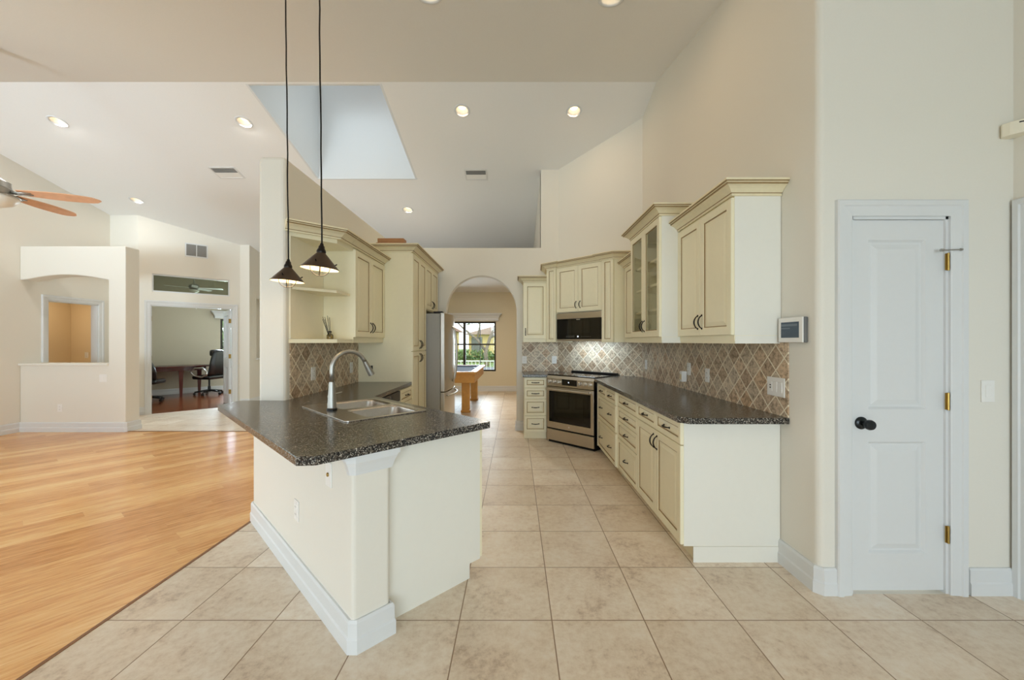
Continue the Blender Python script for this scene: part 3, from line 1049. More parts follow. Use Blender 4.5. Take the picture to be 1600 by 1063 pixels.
dc = thing('wall_cabinet', 'cream corner wall cabinet with two doors and fluted pilasters above the microwave', 'cabinet', (0, 0, 0))
L0, R0 = dg(-0.54, 0), dg(0.54, 0)
b = MB()
b.prism([L0, R0, (WX - 0.002, R0[1]), (WX - 0.002, 5.097), (0.658, 6.077), (L0[0], 6.077)], 1.765, 2.41)
b.prism([L0, dg(-0.372, 0), dg(-0.372, 0.36), (L0[0], 6.06)], 1.356, 1.765)
b.prism([dg(0.372, 0), R0, (WX - 0.002, R0[1]), dg(0.372, 0.40)], 1.356, 1.765)
b.build('carcass', 'cab', dc)
for x0 in (-0.54, 0.374):
    p = MB()
    p.panel(0.166, 1.05, 0.03, 0.04)
    pl = p.build('pilaster', ['cab', 'glaze'], dc, dg(x0, 0.0) + (1.358,), R(-45))
for x0, x1, hx in ((-0.368, 0.0, 0.335), (0.0, 0.368, 0.033)):
    b = MB()
    b.panel(x1 - x0 - 0.004, 0.615, 0.02, 0.055)
    o = b.build('door', ['cab', 'glaze'], dc, dg(x0 + 0.002, 0.0) + (1.772,), R(-45))
    add_pull(o, hx, 0.09, 0.02, True, 0.085)
crown(dc, [(L0[0], 6.075), dg(-0.54, -0.03), dg(-0.372, -0.03), dg(-0.372, -0.008), dg(0.372, -0.008), dg(0.372, -0.03), dg(0.545, -0.03), (WX - 0.003, R0[1] - 0.03)], 2.395)

# ---- narrow wall cabinet left of it
lc = thing('wall_cabinet', 'narrow cream single-door wall cabinet nearest the arch', 'cabinet', (0.118, 5.77, 0))
W = 0.350
MB().box(0, 0, 1.356, W, 0.305, 2.26).build('carcass', 'cab', lc)
front(lc, 'door', 0.002, W, 1.407, 2.225, [(0.03, 0.10, True)])
crown(lc, [(0.0, 0.305), (0.0, -0.012), (W, -0.012)], 2.235)

# ---- right wall cabinets (face -X, local x towards the camera)
nc = thing('wall_cabinet', 'cream two-door wall cabinet with a plain side at the near end of right wall', 'cabinet', (1.357, 3.25, 0), R(-90))
W = 0.805
D = WX - 1.357 - 0.002
MB().box(0, 0, 1.372, W, D, 2.28).box(0, 0.004, 1.356, W - 0.001, 0.02, 1.405).build('carcass', 'cab', nc)
MB().box(W, 0.0, 1.407, W + 0.004, D, 2.275).box(W, 0.004, 1.356, W + 0.003, D, 1.405).build('side_panel', 'panel', nc)
front(nc, 'door', 0.0, 0.39, 1.408, 2.262, [(0.358, 0.1, True)])
front(nc, 'door', 0.39, W, 1.408, 2.262, [(0.032, 0.1, True)])
crown(nc, [(0.0, -0.012), (W + 0.002, -0.012), (W + 0.002, D)], 2.268)

gc = thing('wall_cabinet', 'taller cream glass-door wall cabinet with shelves on the right wall', 'cabinet', (1.205, 4.055, 0), R(-90))
W = 0.803
D = WX - 1.205 - 0.002
b = MB()
b.box(0, 0, 1.372, 0.018, D, 2.415).box(W - 0.018, 0, 1.372, W, D, 2.415).box(0.018, 0, 1.372, W - 0.018, D, 1.41).box(0.018, 0, 2.37, W - 0.018, D, 2.415)
b.box(0.018, D - 0.012, 1.41, W - 0.018, D, 2.37)
b.box(0.018, 0.004, 1.356, W - 0.018, 0.02, 1.374)
b.build('carcass', ['cab'], gc)
MB().box(W, 0.0, 1.407, W + 0.004, D, 2.41).box(W, 0.004, 1.356, W + 0.003, D, 1.405).build('side_panel', 'panel', gc)
for z in (1.64, 1.86, 2.08):
    MB().box(0.019, 0.03, z, W - 0.019, D - 0.012, z + 0.02).build('shelf', 'cabin', gc)
for x0, x1, hx in ((0.0, 0.40, 0.37), (0.40, W, 0.032)):
    b = MB()
    h_ = 2.40 - 1.408
    d = b.panel(x1 - x0 - 0.004, h_, 0.02, 0.055, hole=True)
    o = b.build('door', ['cab', 'glaze'], gc, (x0 + 0.002, 0, 1.408))
    MB().box(d - 0.002, -0.011, d - 0.002, x1 - x0 - 0.004 - d + 0.002, -0.007, h_ - d + 0.002).build('glass_pane', 'cabglass', o)
    add_pull(o, hx, 0.1, 0.02, True)
crown(gc, [(0.0, D), (0.0, -0.012), (W + 0.002, -0.012), (W + 0.002, D)], 2.402)

sc_ = thing('wall_cabinet', 'slim cream wall cabinet tucked between the glass cabinet and corner unit', 'cabinet', (1.357, 4.885, 0), R(-90))
W = 0.826
D = WX - 1.357 - 0.002
MB().box(0, 0, 1.356, W, D, 2.28).build('carcass', 'cab', sc_)
front(sc_, 'door', 0.06, 0.44, 1.408, 2.262)
front(sc_, 'door', 0.44, W, 1.408, 2.262)
crown(sc_, [(0.0, -0.012), (W, -0.012)], 2.268)

# ---- left run: dishwasher, drawer unit, tall pantry, over-fridge cabinet (all face +X)
LX = -1.19
dw = thing('dishwasher', 'stainless dishwasher below the left worktop beside the peninsula', 'dishwasher', (LX, 3.43, 0), R(90))
MB().box(0.003, 0.02, 0.1, 0.597, 0.56, 0.865).box(0.01, 0.07, 0, 0.59, 0.5, 0.1).build('body', 'black', dw)
o = MB().rbox(0.003, -0.02, 0.11, 0.597, 0.02, 0.76, 0.005).build('door', 'steel_h', dw)
b = MB()
b.tube([(0.06, -0.055, 0.70), (0.54, -0.055, 0.70)], 0.011, 10)
b.box(0.07, -0.05, 0.693, 0.09, -0.015, 0.707).box(0.51, -0.05, 0.693, 0.53, -0.015, 0.707)
b.build('handle', 'steel', o, smooth=True)
MB().rbox(0.003, -0.018, 0.765, 0.597, 0.02, 0.866, 0.004).build('control_panel', 'black', dw)
ld = thing('drawer_cabinet', 'cream base cabinet with drawer and door between dishwasher and tall pantry', 'cabinet', (LX, 4.035, 0), R(90))
W = 0.447
MB().box(0, 0, 0.10, W, 0.597, ZC).box(0, 0.075, 0, W, 0.597, 0.10).build('carcass', 'cab', ld)
front(ld, 'drawer', 0, W, 0.725, 0.866, [(W / 2, 0.07, False)])
front(ld, 'door', 0, W, 0.106, 0.722, [(0.04, 0.53, True)])

pn = thing('pantry_cabinet', 'tall cream pantry cabinet with upper and lower door pairs beside the fridge', 'cabinet', (-1.182, 4.49, 0), R(90))
W = 0.667
D = 0.605
MB().box(0.004, 0, 0.10, W, D, 2.40).box(0.004, 0.075, 0, W, D, 0.10).build('carcass', 'cab', pn)
MB().box(0.0, 0.0, 0.0, 0.004, D, 2.40).build('side_panel', 'cab', pn)
for x0, x1, hx in ((0.0, W / 2, W / 2 - 0.032), (W / 2, W, 0.032)):
    front(pn, 'door', x0, x1, 1.256, 2.375, [(hx, 0.075, True)])
    front(pn, 'door', x0, x1, 0.106, 1.252, [(hx, 1.065, True)])
of_ = thing('wall_cabinet', 'cream two-door cabinet bridging above the fridge', 'cabinet', (-1.182, 5.158, 0), R(90))
W = 0.77
MB().box(0, 0, 1.785, W, D, 2.40).build('carcass', 'cab', of_)
MB().box(W, 0.0, 0, W + 0.02, D, 2.40).build('side_panel', 'panel', of_)
for x0, x1, hx in ((0.0, W / 2, W / 2 - 0.032), (W / 2, W, 0.032)):
    front(of_, 'door', x0, x1, 1.795, 2.375, [(hx, 0.08, True)])
crown(pn, [(0.0, D), (0.0, -0.012), (0.667, -0.012)], 2.385)
crown(of_, [(0.0, -0.012), (W + 0.02, -0.012), (W + 0.02, D)], 2.385)

# ---- left wall cabinet and the open end shelf
wc = thing('wall_cabinet', 'cream two-door wall cabinet above the left worktop next to open shelves', 'cabinet', (-1.50, 3.66, 0), R(90))
W = 0.822
D = 0.288
MB().box(0, 0, 1.372, W, D, 2.27).box(0.0, 0.002, 1.356, W, 0.02, 1.374).build('carcass', 'cab', wc)
front(wc, 'door', 0.0, 0.41, 1.407, 2.225, [(0.378, 0.1, True)])
front(wc, 'door', 0.41, W, 1.407, 2.225, [(0.032, 0.1, True)])
crown(wc, [(-0.10, -0.008), (W, -0.008)], 2.235)
es = thing('open_shelf_unit', 'open angled cream end shelf unit on the partition wall by the column', 'shelf', (0, 0, 0))
tri = [(PX + 0.002, 3.115), (-1.522, 3.375), (-1.502, 3.655), (PX + 0.002, 3.655)]
MB().prism(tri, 1.356, 1.388).build('bottom_board', 'cab', es)
MB().prism(tri, 2.205, 2.27).build('top_board', 'cab', es)
MB().box(PX + 0.001, 3.12, 1.39, PX + 0.014, 3.655, 2.205).build('back_panel', 'cabin', es)
MB().prism([(PX + 0.016, 3.14), (-1.532, 3.385), (-1.525, 3.645), (PX + 0.016, 3.645)], 1.785, 1.807).build('shelf', 'cab', es)
crown(es, [(-1.80, 3.085), (-1.492, 3.36), (-1.492, 3.555)], 2.235)

# ---- peninsula base cabinet (faces the kitchen)
ang = R(135)
px, py = pt(1.80, 1.486)
pc = thing('base_cabinet', 'cream peninsula base cabinet under the sink with a plain angled end panel', 'cabinet', (px, py, 0), ang)
W = 1.26
MB().box(0, 0, 0.10, W, 0.585, 0.70).box(0, 0, 0.70, 0.40, 0.585, ZC).box(0, 0, 0.70, W, 0.02, ZC).box(1.235, 0.02, 0.70, W, 0.585, ZC)\
    .box(0.02, 0.075, 0, W, 0.585, 0.10).build('carcass', 'cab', pc)
MB().box(-0.022, -0.001, 0.10, -0.001, 0.585, ZC).box(0.0, 0.058, 0.0, 0.02, 0.585, 0.10).build('end_panel', 'panel', pc)
front(pc, 'drawer', -0.022, 0.40, 0.725, 0.866, [(0.21, 0.07, False)])
front(pc, 'door', -0.022, 0.40, 0.106, 0.722, [(0.385, 0.53, True)])
front(pc, 'drawer', 0.40, W, 0.725, 0.866)
front(pc, 'door', 0.40, 0.83, 0.106, 0.722, [(0.395, 0.53, True)])
front(pc, 'door', 0.83, W, 0.106, 0.722, [(0.035, 0.53, True)])

# ---- sink: local frame x along the peninsula (s1), y towards the half wall
sk_o = pt(2.64, 1.168)
sk = thing('sink', 'double-bowl stainless drop-in sink in the peninsula worktop', 'sink', (sk_o[0], sk_o[1], 0.91), ang)
bowls = [(-0.365, -0.235, -0.02, 0.125), (0.02, -0.235, 0.365, 0.125)]
b = MB()
holes = [rrect(*q, 0.05) for q in bowls]
b.fill(rrect(-0.39, -0.27, 0.39, 0.27, 0.03), holes, 0.0, 0.007, plane='XY')
b.build('rim', 'sink', sk, bevel=0.002)
for q in bowls:
    b = MB()
    rings = []
    for ins, z, r in ((0.0, 0.006, 0.05), (0.004, -0.01, 0.05), (0.016, -0.155, 0.055), (0.035, -0.178, 0.06), (0.07, -0.183, 0.07), (0.125, -0.185, 0.03)):
        rings.append([(x, y, z) for x, y in rrect(q[0] + ins, q[1] + ins, q[2] - ins, q[3] - ins, r)])
    b.loops(rings, 0, False, True)
    o = b.build('bowl', 'sink', sk, smooth='all')
    md = o.modifiers.new('thickness', 'SOLIDIFY')
    md.thickness = 0.002
    md.offset = 1
    MB().lathe([(0.0, 0.0), (0.04, 0.0), (0.042, 0.004), (0.03, 0.005), (0.026, 0.002), (0.0, 0.002)], 20,
               ((q[0] + q[2]) / 2, (q[1] + q[3]) / 2, -0.184)).build('drain', 'steel', o, smooth=True)
# ---- faucet
fx, fy = pt(2.69, 0.985)
fa = thing('faucet', 'tall brushed nickel pull-down faucet behind the sink', 'faucet', (fx, fy, 0.917), R(45))
MB().lathe([(0, 0), (0.033, 0), (0.033, 0.01), (0.028, 0.016), (0, 0.016)], 24).build('base_ring', 'black', fa, smooth=True)
MB().lathe([(0, 0.016), (0.0285, 0.016), (0.027, 0.05), (0.0225, 0.12), (0.0185, 0.185), (0, 0.186)], 24).build('body', 'nickel', fa, smooth=True)
pts = [(0, 0, 0.186), (0, 0, 0.25)]
for k in range(1, 17):
    a = R(180 - 157 * k / 16)
    pts.append((0.115 + 0.115 * math.cos(a), 0, 0.268 + 0.115 * math.sin(a)))
MB().tube(pts, 0.0145, 14).build('spout', 'nickel', fa, smooth='all')
e = Vector(pts[-1])
dn = (e - Vector(pts[-2])).normalized()
o = MB().tube([e, e + dn * 0.02, e + dn * 0.07, e + dn * 0.108], [0.0155, 0.017, 0.021, 0.0225], 16).build('spray_head', 'nickel', fa, smooth=True)
q = e + dn * 0.06
MB().rbox(-0.004, -0.008, -0.016, 0.008, 0.008, 0.016, 0.003).build('spray_button', 'black', o, (q.x + 0.02, q.y, q.z + 0.006))
b = MB()
b.tube([(0, 0.02, 0.085), (0, 0.045, 0.085)], 0.013, 12)
b.tube([(0, 0.042, 0.085), (0.05, 0.06, 0.098), (0.09, 0.066, 0.104)], [0.007, 0.005, 0.004], 8)
b.build('lever', 'nickel', fa, smooth=True)

# ---- fridge (faces +X)
fr = thing('fridge', 'stainless french-door fridge with a bottom freezer beside the arch', 'fridge', (-0.985, 5.185, 0), R(90))
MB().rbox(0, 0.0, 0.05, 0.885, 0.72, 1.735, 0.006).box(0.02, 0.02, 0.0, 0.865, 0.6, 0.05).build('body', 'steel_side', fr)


def bul(x):
    return -0.055 - 0.038 * (1 - ((x - 0.4425) / 0.4425) ** 2)


def door_poly(x0, x1, n=10):
    return [(x0 + (x1 - x0) * k / n, bul(x0 + (x1 - x0) * k / n)) for k in range(n + 1)] + [(x1, -0.004), (x0, -0.004)]


for x0, x1, hx in ((0.0, 0.439, 0.405), (0.446, 0.885, 0.48)):
    o = MB().prism(door_poly(x0, x1), 0.705, 1.745).build('door', 'steel', fr, bevel=0.006)
    hp = []
    for k in range(15):
        f = k / 14
        hp.append((hx, bul(hx) - 0.006 - 0.052 * math.sin(PI * f) ** 0.55, 0.80 + 0.78 * f))
    MB().tube(hp, 0.0115, 10).build('handle', 'steel', o, smooth='all')
o = MB().prism(door_poly(0.0, 0.885, 20), 0.06, 0.695).build('freezer_drawer', 'steel', fr, bevel=0.006)
hp = [(0.10 + 0.685 * k / 14, bul(0.10 + 0.685 * k / 14) - 0.006 - 0.05 * math.sin(PI * k / 14) ** 0.5, 0.645) for k in range(15)]
MB().tube(hp, 0.0125, 10).build('handle', 'steel', o, smooth='all')
for x in (0.05, 0.835):
    MB().rbox(x - 0.045, -0.03, 1.737, x + 0.045, 0.09, 1.765, 0.004).build('hinge_cover', 'black', fr)

# ---- tiled backsplashes (object coordinates carry the diamond pattern)
tag(MB().box(0, -0.008, 0.91, 2.725, -0.001, 1.372).build('tile_backsplash', 'diamond', None, (WX, 5.095, 0), R(-90)),
    'brown diamond tile backsplash along the right kitchen wall', 'backsplash')
tag(MB().box(0.0, -0.008, 0.91, 1.395, -0.001, 1.372).build('tile_backsplash', 'diamond', None, (0.657, 6.088, 0), R(-45)),
    'diamond tile backsplash on the angled corner wall behind the range', 'backsplash')
tag(MB().box(0.105, -0.008, 0.91, 0.655, -0.001, 1.358).build('tile_backsplash', 'diamond', None, (0, BY, 0), 0),
    'short diamond tile backsplash on the wall beside the arch', 'backsplash')
tag(MB().box(0, -0.008, 0.91, 1.355, -0.001, 1.356).build('tile_backsplash', 'diamond', None, (PX, 3.13, 0), R(90)),
    'diamond tile backsplash below the open shelves behind the sink', 'backsplash')

# ================================================================== WALL FITTINGS


def plate(name, label, cat, loc, rot, w=0.072, h=0.116, kind='outlet', n=1, m='plate', group=None):
    b = MB().rbox(-w / 2, -0.006, -h / 2, w / 2, 0.0, h / 2, 0.0025)
    o = tag(b.build(name, m, None, loc, rot), label, cat, group)
    for k in range(n):
        x = (k - (n - 1) / 2) * 0.046
        if kind == 'outlet':
            for z in (-0.021, 0.021):
                s = MB().rbox(x - 0.016, -0.0085, z - 0.0155, x + 0.016, -0.005, z + 0.0155, 0.003).build('socket', m, o)
                MB().box(x - 0.008, -0.0089, z - 0.004, x - 0.006, -0.0084, z + 0.006).box(x + 0.006, -0.0089, z - 0.004, x + 0.008, -0.0084, z + 0.006).build('slot', 'slot', s)
        elif kind == 'switch':
            MB().rbox(x - 0.0165, -0.009, -0.033, x + 0.0165, -0.005, 0.033, 0.002).build('rocker', m, o)
        elif kind == 'jack':
            MB().lathe([(0, 0), (0.011, 0), (0.009, 0.008), (0.004, 0.009), (0, 0.009)], 14, (x, -0.004, 0), Matrix.Rotation(R(90), 4, 'X')).build('jack', 'brass', o)
        elif kind == 'mixed':
            if k == 0:
                s = MB().rbox(x - 0.016, -0.0085, -0.03, x + 0.016, -0.005, 0.03, 0.002).build('socket', m, o)
                MB().box(x - 0.006, -0.009, -0.012, x + 0.006, -0.0084, -0.004).box(x - 0.006, -0.009, 0.004, x + 0.006, -0.0084, 0.012).build('slot', 'slot', s)
            else:
                MB().rbox(x - 0.0165, -0.009, -0.033, x + 0.0165, -0.005, 0.033, 0.002).build('rocker', m, o)
    return o


BX = WX - 0.0085
plate('switch_plate', 'white three-gang switch and outlet plate on the tile below the wall keypad', 'switch', (BX, 2.475, 1.085), R(-90), 0.165, 0.118, 'mixed', 3)
plate('wall_outlet', 'white outlet on right tile under the near two-door wall cabinet', 'outlet', (BX, 3.36, 1.08), R(-90))
plate('wall_outlet', 'white outlet with a plug-in device on right tile under the glass cabinet', 'outlet', (BX, 3.715, 1.11), R(-90))
pd = tag(MB().rbox(-0.028, -0.048, -0.05, 0.028, 0.0, 0.05, 0.006).build('plug_in_device', 'plate', None, (BX - 0.0095, 3.77, 1.035), R(-90)),
         'white box plugged into the outlet under the glass cabinet', 'air freshener')
MB().box(-0.018, -0.0485, -0.03, 0.018, -0.0475, 0.02).build('front_panel', 'ivory', pd)
plate('wall_outlet', 'white outlet on right tile close to the diagonal corner', 'outlet', (BX, 4.93, 1.08), R(-90))
plate('wall_outlet', 'white outlet on the tile right beside the arch edge', 'outlet', (0.142, BY - 0.0085, 1.085), 0)
plate('wall_outlet', 'white outlet on the tile above the left end of the range', 'outlet', (0.60, BY - 0.0085, 1.085), 0)
plate('wall_outlet', 'white outlet on left tile seen left of the faucet', 'outlet', (PX + 0.0085, 3.48, 1.085), R(90))
plate('wall_outlet', 'white outlet on left tile seen through the faucet arc', 'outlet', (PX + 0.0085, 4.29, 1.085), R(90))
hx, hy = pt(2.49, 0.7178)
plate('wall_outlet', 'white outlet low on the peninsula half wall', 'outlet', (hx, hy, 0.40), R(-45))
hx, hy = pt(1.995, 0.7178)
plate('cable_jack', 'white plate with cable jack under the bar overhang', 'cable jack', (hx, hy, 0.724), R(-45), kind='jack', h=0.118)
plate('wall_outlet', 'white outlet low on the pass-through wall', 'outlet', (-6.88, 5.9698, 0.36), 0)
plate('switch_plate', 'white double switch plate below the pass-through sill', 'switch', (-6.225, 5.9698, 0.81), 0, 0.118, 0.118, 'switch', 2)
plate('switch_plate', 'white dimmer switch on the wall right of the pantry door', 'switch', (2.557, 2.1398, 1.10), 0, 0.072, 0.118, 'switch', 1)
plate('wall_outlet', 'white outlet on the tan wall seen through the left doorway', 'outlet', (-8.68, 7.9998, 1.09), 0)

kp = thing('wall_keypad', 'white alarm touch keypad with a grey-blue screen on the right wall', 'keypad', (WX, 2.32, 1.436), R(-90))
MB().rbox(-0.105, -0.024, -0.073, 0.105, 0.0, 0.073, 0.006).build('case', 'case_grey', kp)
fc = MB().rbox(-0.105, -0.030, -0.073, 0.100, -0.020, 0.073, 0.004).build('front_frame', 'plate', kp)
s = MB().box(-0.078, -0.0312, -0.045, 0.072, -0.0298, 0.047).build('screen', 'screen', fc)
MB().box(-0.074, -0.0316, 0.022, 0.06, -0.0311, 0.036).box(-0.074, -0.0316, 0.006, 0.0, -0.0311, 0.014).build('screen_bars', 'screenbar', fc)
ms = thing('motion_sensor', 'ivory motion sensor high in the corner above the right casing', 'sensor', (2.672, 2.09, 2.50), R(-38))
b = MB()
b.loops([[(x, y, z) for x, y in [(-0.062, 0.045), (-0.066, -0.01), (-0.04, -0.026), (0, -0.032), (0.04, -0.026), (0.066, -0.01), (0.062, 0.045)]] for z in (-0.035, 0.035)])
b.build('case', 'sensor', ms, bevel=0.004)
MB().box(-0.01, -0.0335, 0.018, 0.012, -0.028, 0.024).build('lens', 'slot', ms)

# ---- recessed lights


def spot(name, loc, power, col=(1, 0.74, 0.48), size=0.1):
    d = bpy.data.lights.new(name, 'AREA')
    d.shape = 'DISK'
    d.size = size
    d.energy = power
    d.color = col
    o = bpy.data.objects.new(name, d)
    COL.objects.link(o)
    o.location = loc
    return o


def can(x, y, cf, slope, label, group, power=2.8, col=(1, 0.70, 0.42)):
    z = cf(y)
    t = thing('recessed_light', label, 'ceiling light', (x, y, z), (math.atan(slope), 0, 0), group)
    MB().lathe([(0.076, 0.012), (0.076, -0.003), (0.098, -0.006), (0.102, -0.002), (0.101, 0.0005)], 28, cap=False).build('trim_ring', 'white', t, smooth='all')
    MB().lathe([(0.077, -0.001), (0.072, 0.05), (0.062, 0.10), (0.0, 0.102)], 24, cap=False).build('reflector', 'white', t, smooth='all')
    MB().lathe([(0.0, 0.045), (0.03, 0.047), (0.05, 0.058), (0.056, 0.075), (0.0, 0.09)], 20, cap=False).build('lamp', 'lamp', t, smooth='all')
    sp = spot('lamp_light', (x, y, z - 0.012), power, col)
    return t


g = 'recessed lights in the vaulted ceiling'
for (x, y), lab in zip(KIT, ('recessed light in kitchen ceiling just right of the skylight, left one of the pair',
                             'recessed light in kitchen ceiling nearest the diagonal corner wall',
                             'small far recessed light below the skylight, above the pantry cabinet')):
    can(x, y, cB, -0.253, lab, g)
for (x, y), lab in zip(LIV, ('recessed light in the living ceiling above the fan blades, leftmost of all',
                             'recessed light in the living ceiling just left of the skylight',
                             'far recessed light in living ceiling near the pass-through wall')):
    can(x, y, cB, -0.253, lab, g, 3.5 if y > 6 else 10, (1, 0.95, 0.88))
for (x, y), lab in zip(FRO, ('recessed light cut by the top of the photo on the right',
                             'recessed light barely showing at the top edge near the pendant cords')):
    can(x, y, cA, 0.225, lab, g)


def vent(label, loc, rot, w, h, n, frame=0.022, cat='vent'):
    t = thing('air_vent', label, cat, loc, rot)
    b = MB()
    b.fill(rect(-w / 2, -h / 2, w / 2, h / 2), [rect(-w / 2 + frame, -h / 2 + frame, w / 2 - frame, h / 2 - frame)], -0.008, 0.0)
    b.build('frame', 'vent_frame' if n == 2 else 'white', t)
    MB().box(-w / 2 + frame, -0.0015, -h / 2 + frame, w / 2 - frame, -0.0005, h / 2 - frame).build('dark_backing', 'ventgrey' if n == 2 else 'slot', t)
    hh = h - 2 * frame

    def louvre(b, z0, z1):
        vs = [(-w / 2 + frame, -0.002, z0), (w / 2 - frame, -0.002, z0), (w / 2 - frame, -0.008, z1), (-w / 2 + frame, -0.008, z1)]
        vv = [b.bm.verts.new(p) for p in vs] + [b.bm.verts.new((p[0], p[1] + 0.0015, p[2])) for p in vs]
        for f in ((0, 1, 2, 3), (7, 6, 5, 4), (0, 4, 5, 1), (1, 5, 6, 2), (2, 6, 7, 3), (3, 7, 4, 0)):
            b.face([vv[i] for i in f])
    zb = -h / 2 + frame
    if n == 2:
        b = MB()
        louvre(b, zb, zb + hh * 0.55)
        b.build('wide_louvre', 'plate', t)
        b = MB()
        for k in range(3):
            louvre(b, zb + hh * (0.58 + 0.14 * k), zb + hh * (0.68 + 0.14 * k))
        b.build('louvres', 'ventgrey', t)
        return t
    b = MB()
    for k in range(n):
        louvre(b, zb + hh * (k + 0.08) / n, zb + hh * (k + 0.92) / n)
    b.build('louvres', 'ventgrey' if n > 6 else 'plate', t)
    if n > 6:
        MB().box(-0.006, -0.010, -h / 2 + frame, 0.006, -0.0005, h / 2 - frame).build('centre_bar', 'white', t)
    return t


tilt = R(90) + math.atan(-0.253)
vent('white ceiling vent above kitchen between the skylight and the ledge', (-0.612, 6.192, cB(6.192) - 0.001), (tilt, 0, 0), 0.35, 0.25, 2)
vent('white ceiling vent over living room left of the partition column', (-4.483, 6.147, cB(6.147) - 0.001), (tilt, 0, 0), 0.40, 0.27, 2)
vent('white return grille on the wall above the office transom', (-6.97 + 0.845 / S2 + 0.001, 7.30 + 0.845 / S2 - 0.001, 3.18), R(45), 0.36, 0.27, 9)

# ================================================================== PENDANTS, FAN
pd_bits = {}


def pendant(x, y, zr, label, lean):
    zc = cA(y)
    t = thing('pendant_lamp', label, 'pendant lamp', (x, y, zr), 0, 'cone pendants over the bar')
    R_ = Matrix.Rotation(R(lean), 4, 'Y')
    top = zr
    H = zc - zr
    sh = MB()
    sh.lathe([(0.022, 0.100), (0.024, 0.092), (0.102, 0.004), (0.1035, 0.0)], 36, mat=R_, cap=False)
    sh.lathe([(0.1015, 0.0), (0.1, 0.004), (0.022, 0.089)], 36, mat=R_, m=1, cap=False)
    sh.lathe([(0.1015, 0.0), (0.1035, 0.0)], 36, mat=R_, cap=False)
    s = sh.build('shade', ['bronze', 'shadein'], t, smooth='all')
    for k in range(3):
        a = R(40 + 120 * k)
        p = Vector((0.078 * math.cos(a), 0.078 * math.sin(a), 0.033))
        d = Vector((math.cos(a), math.sin(a), 0.8)).normalized()
        MB().tube([R_ @ p, R_ @ (p + d * 0.016)], 0.0035, 8).build('thumb_screw', 'dark_metal', s)
    MB().lathe([(0.0, 0.15), (0.008, 0.149), (0.011, 0.137), (0.016, 0.131), (0.018, 0.118), (0.022, 0.112), (0.026, 0.100), (0.024, 0.092), (0.0, 0.09)], 20, mat=R_).build('socket_cap', 'dark_metal', t, smooth=True)
    c = MB()
    for k in range(2):
        a = R(25 + 90 * k)
        pts = []
        for j in range(17):
            f = PI * j / 16
            pts.append(R_ @ Vector((0.052 * math.cos(f) * math.cos(a), 0.052 * math.cos(f) * math.sin(a), 0.012 - 0.052 * math.sin(f))))
        pts = [R_ @ Vector((0.052 * math.cos(a), 0.052 * math.sin(a), 0.05))] + pts + [R_ @ Vector((-0.052 * math.cos(a), -0.052 * math.sin(a), 0.05))]
        c.tube(pts, 0.0024, 8)
    c.build('wire_cage', 'dark_metal', t, smooth='all')
    MB().lathe([(0.0, 0.028), (0.016, 0.032), (0.022, 0.045), (0.018, 0.06), (0.013, 0.07), (0.013, 0.085), (0.0, 0.086)], 20, mat=R_).build('bulb', 'bulb', t, smooth='all')
    e0 = R_ @ Vector((0, 0, 0.148))
    pts = [e0]
    random.seed(int(x * 1000))
    for k in range(1, 14):
        f = k / 14
        pts.append((e0.x - 0.02 * f + random.uniform(-0.002, 0.002), random.uniform(-0.002, 0.002), e0.z + (H - 0.03 - e0.z) * f))
    pts.append((-0.02, 0, H - 0.02))
    MB().tube(pts, 0.0045, 8).build('cord', 'cord', t, smooth='all')
    MB().lathe([(0, -0.02), (0.05, -0.018), (0.062, -0.006), (0.062, 0.012), (0, 0.012)], 24, (-0.02, 0, H)).build('canopy', 'dark_metal', t, smooth=True)
    p = bpy.data.lights.new('pendant_light', 'POINT')
    p.energy = 1.6
    p.color = (1, 0.78, 0.5)
    p.shadow_soft_size = 0.02
    po = bpy.data.objects.new('pendant_light', p)
    COL.objects.link(po)
    po.location = (x, y, zr + 0.012)
    return t


pendant(-1.130, 2.285, 1.788, 'bronze cone pendant lamp over the bar, nearer and higher one', 4.5)
pendant(-1.535, 2.66, 1.773, 'bronze cone pendant lamp over the bar, farther one beside the column', 3)

FX, FY, FZ = -5.05, 3.80, 2.83
fn = thing('ceiling_fan', 'brushed nickel ceiling fan with cherry blades and frosted bowl light', 'ceiling fan', (FX, FY, FZ))
zc = cA(FY) - FZ
MB().lathe([(0, zc + 0.02), (0.05, zc + 0.015), (0.05, zc - 0.03), (0.035, zc - 0.075), (0.014, zc - 0.08), (0, zc - 0.08)], 24).build('canopy', 'nickel', fn, smooth=True)
MB().tube([(0, 0, 0.2), (0, 0, zc - 0.07)], 0.0135, 12).build('downrod', 'nickel', fn, smooth=True)
MB().lathe([(0, 0.24), (0.028, 0.235), (0.04, 0.17), (0.075, 0.12), (0.10, 0.10), (0.13, 0.085), (0.135, 0.03), (0.145, 0.02), (0.14, -0.03), (0.10, -0.045), (0, -0.045)], 32).build('motor_housing', 'nickel', fn, smooth=True)
MB().lathe([(0.165, -0.05), (0.185, -0.056), (0.178, -0.085), (0.14, -0.125), (0.08, -0.15), (0.0, -0.157)], 32, cap=False).build('light_bowl', 'bowl', fn, smooth='all')
MB().lathe([(0.09, -0.04), (0.187, -0.046), (0.19, -0.055), (0.16, -0.06)], 32, cap=False).build('bowl_ring', 'nickel', fn, smooth='all')
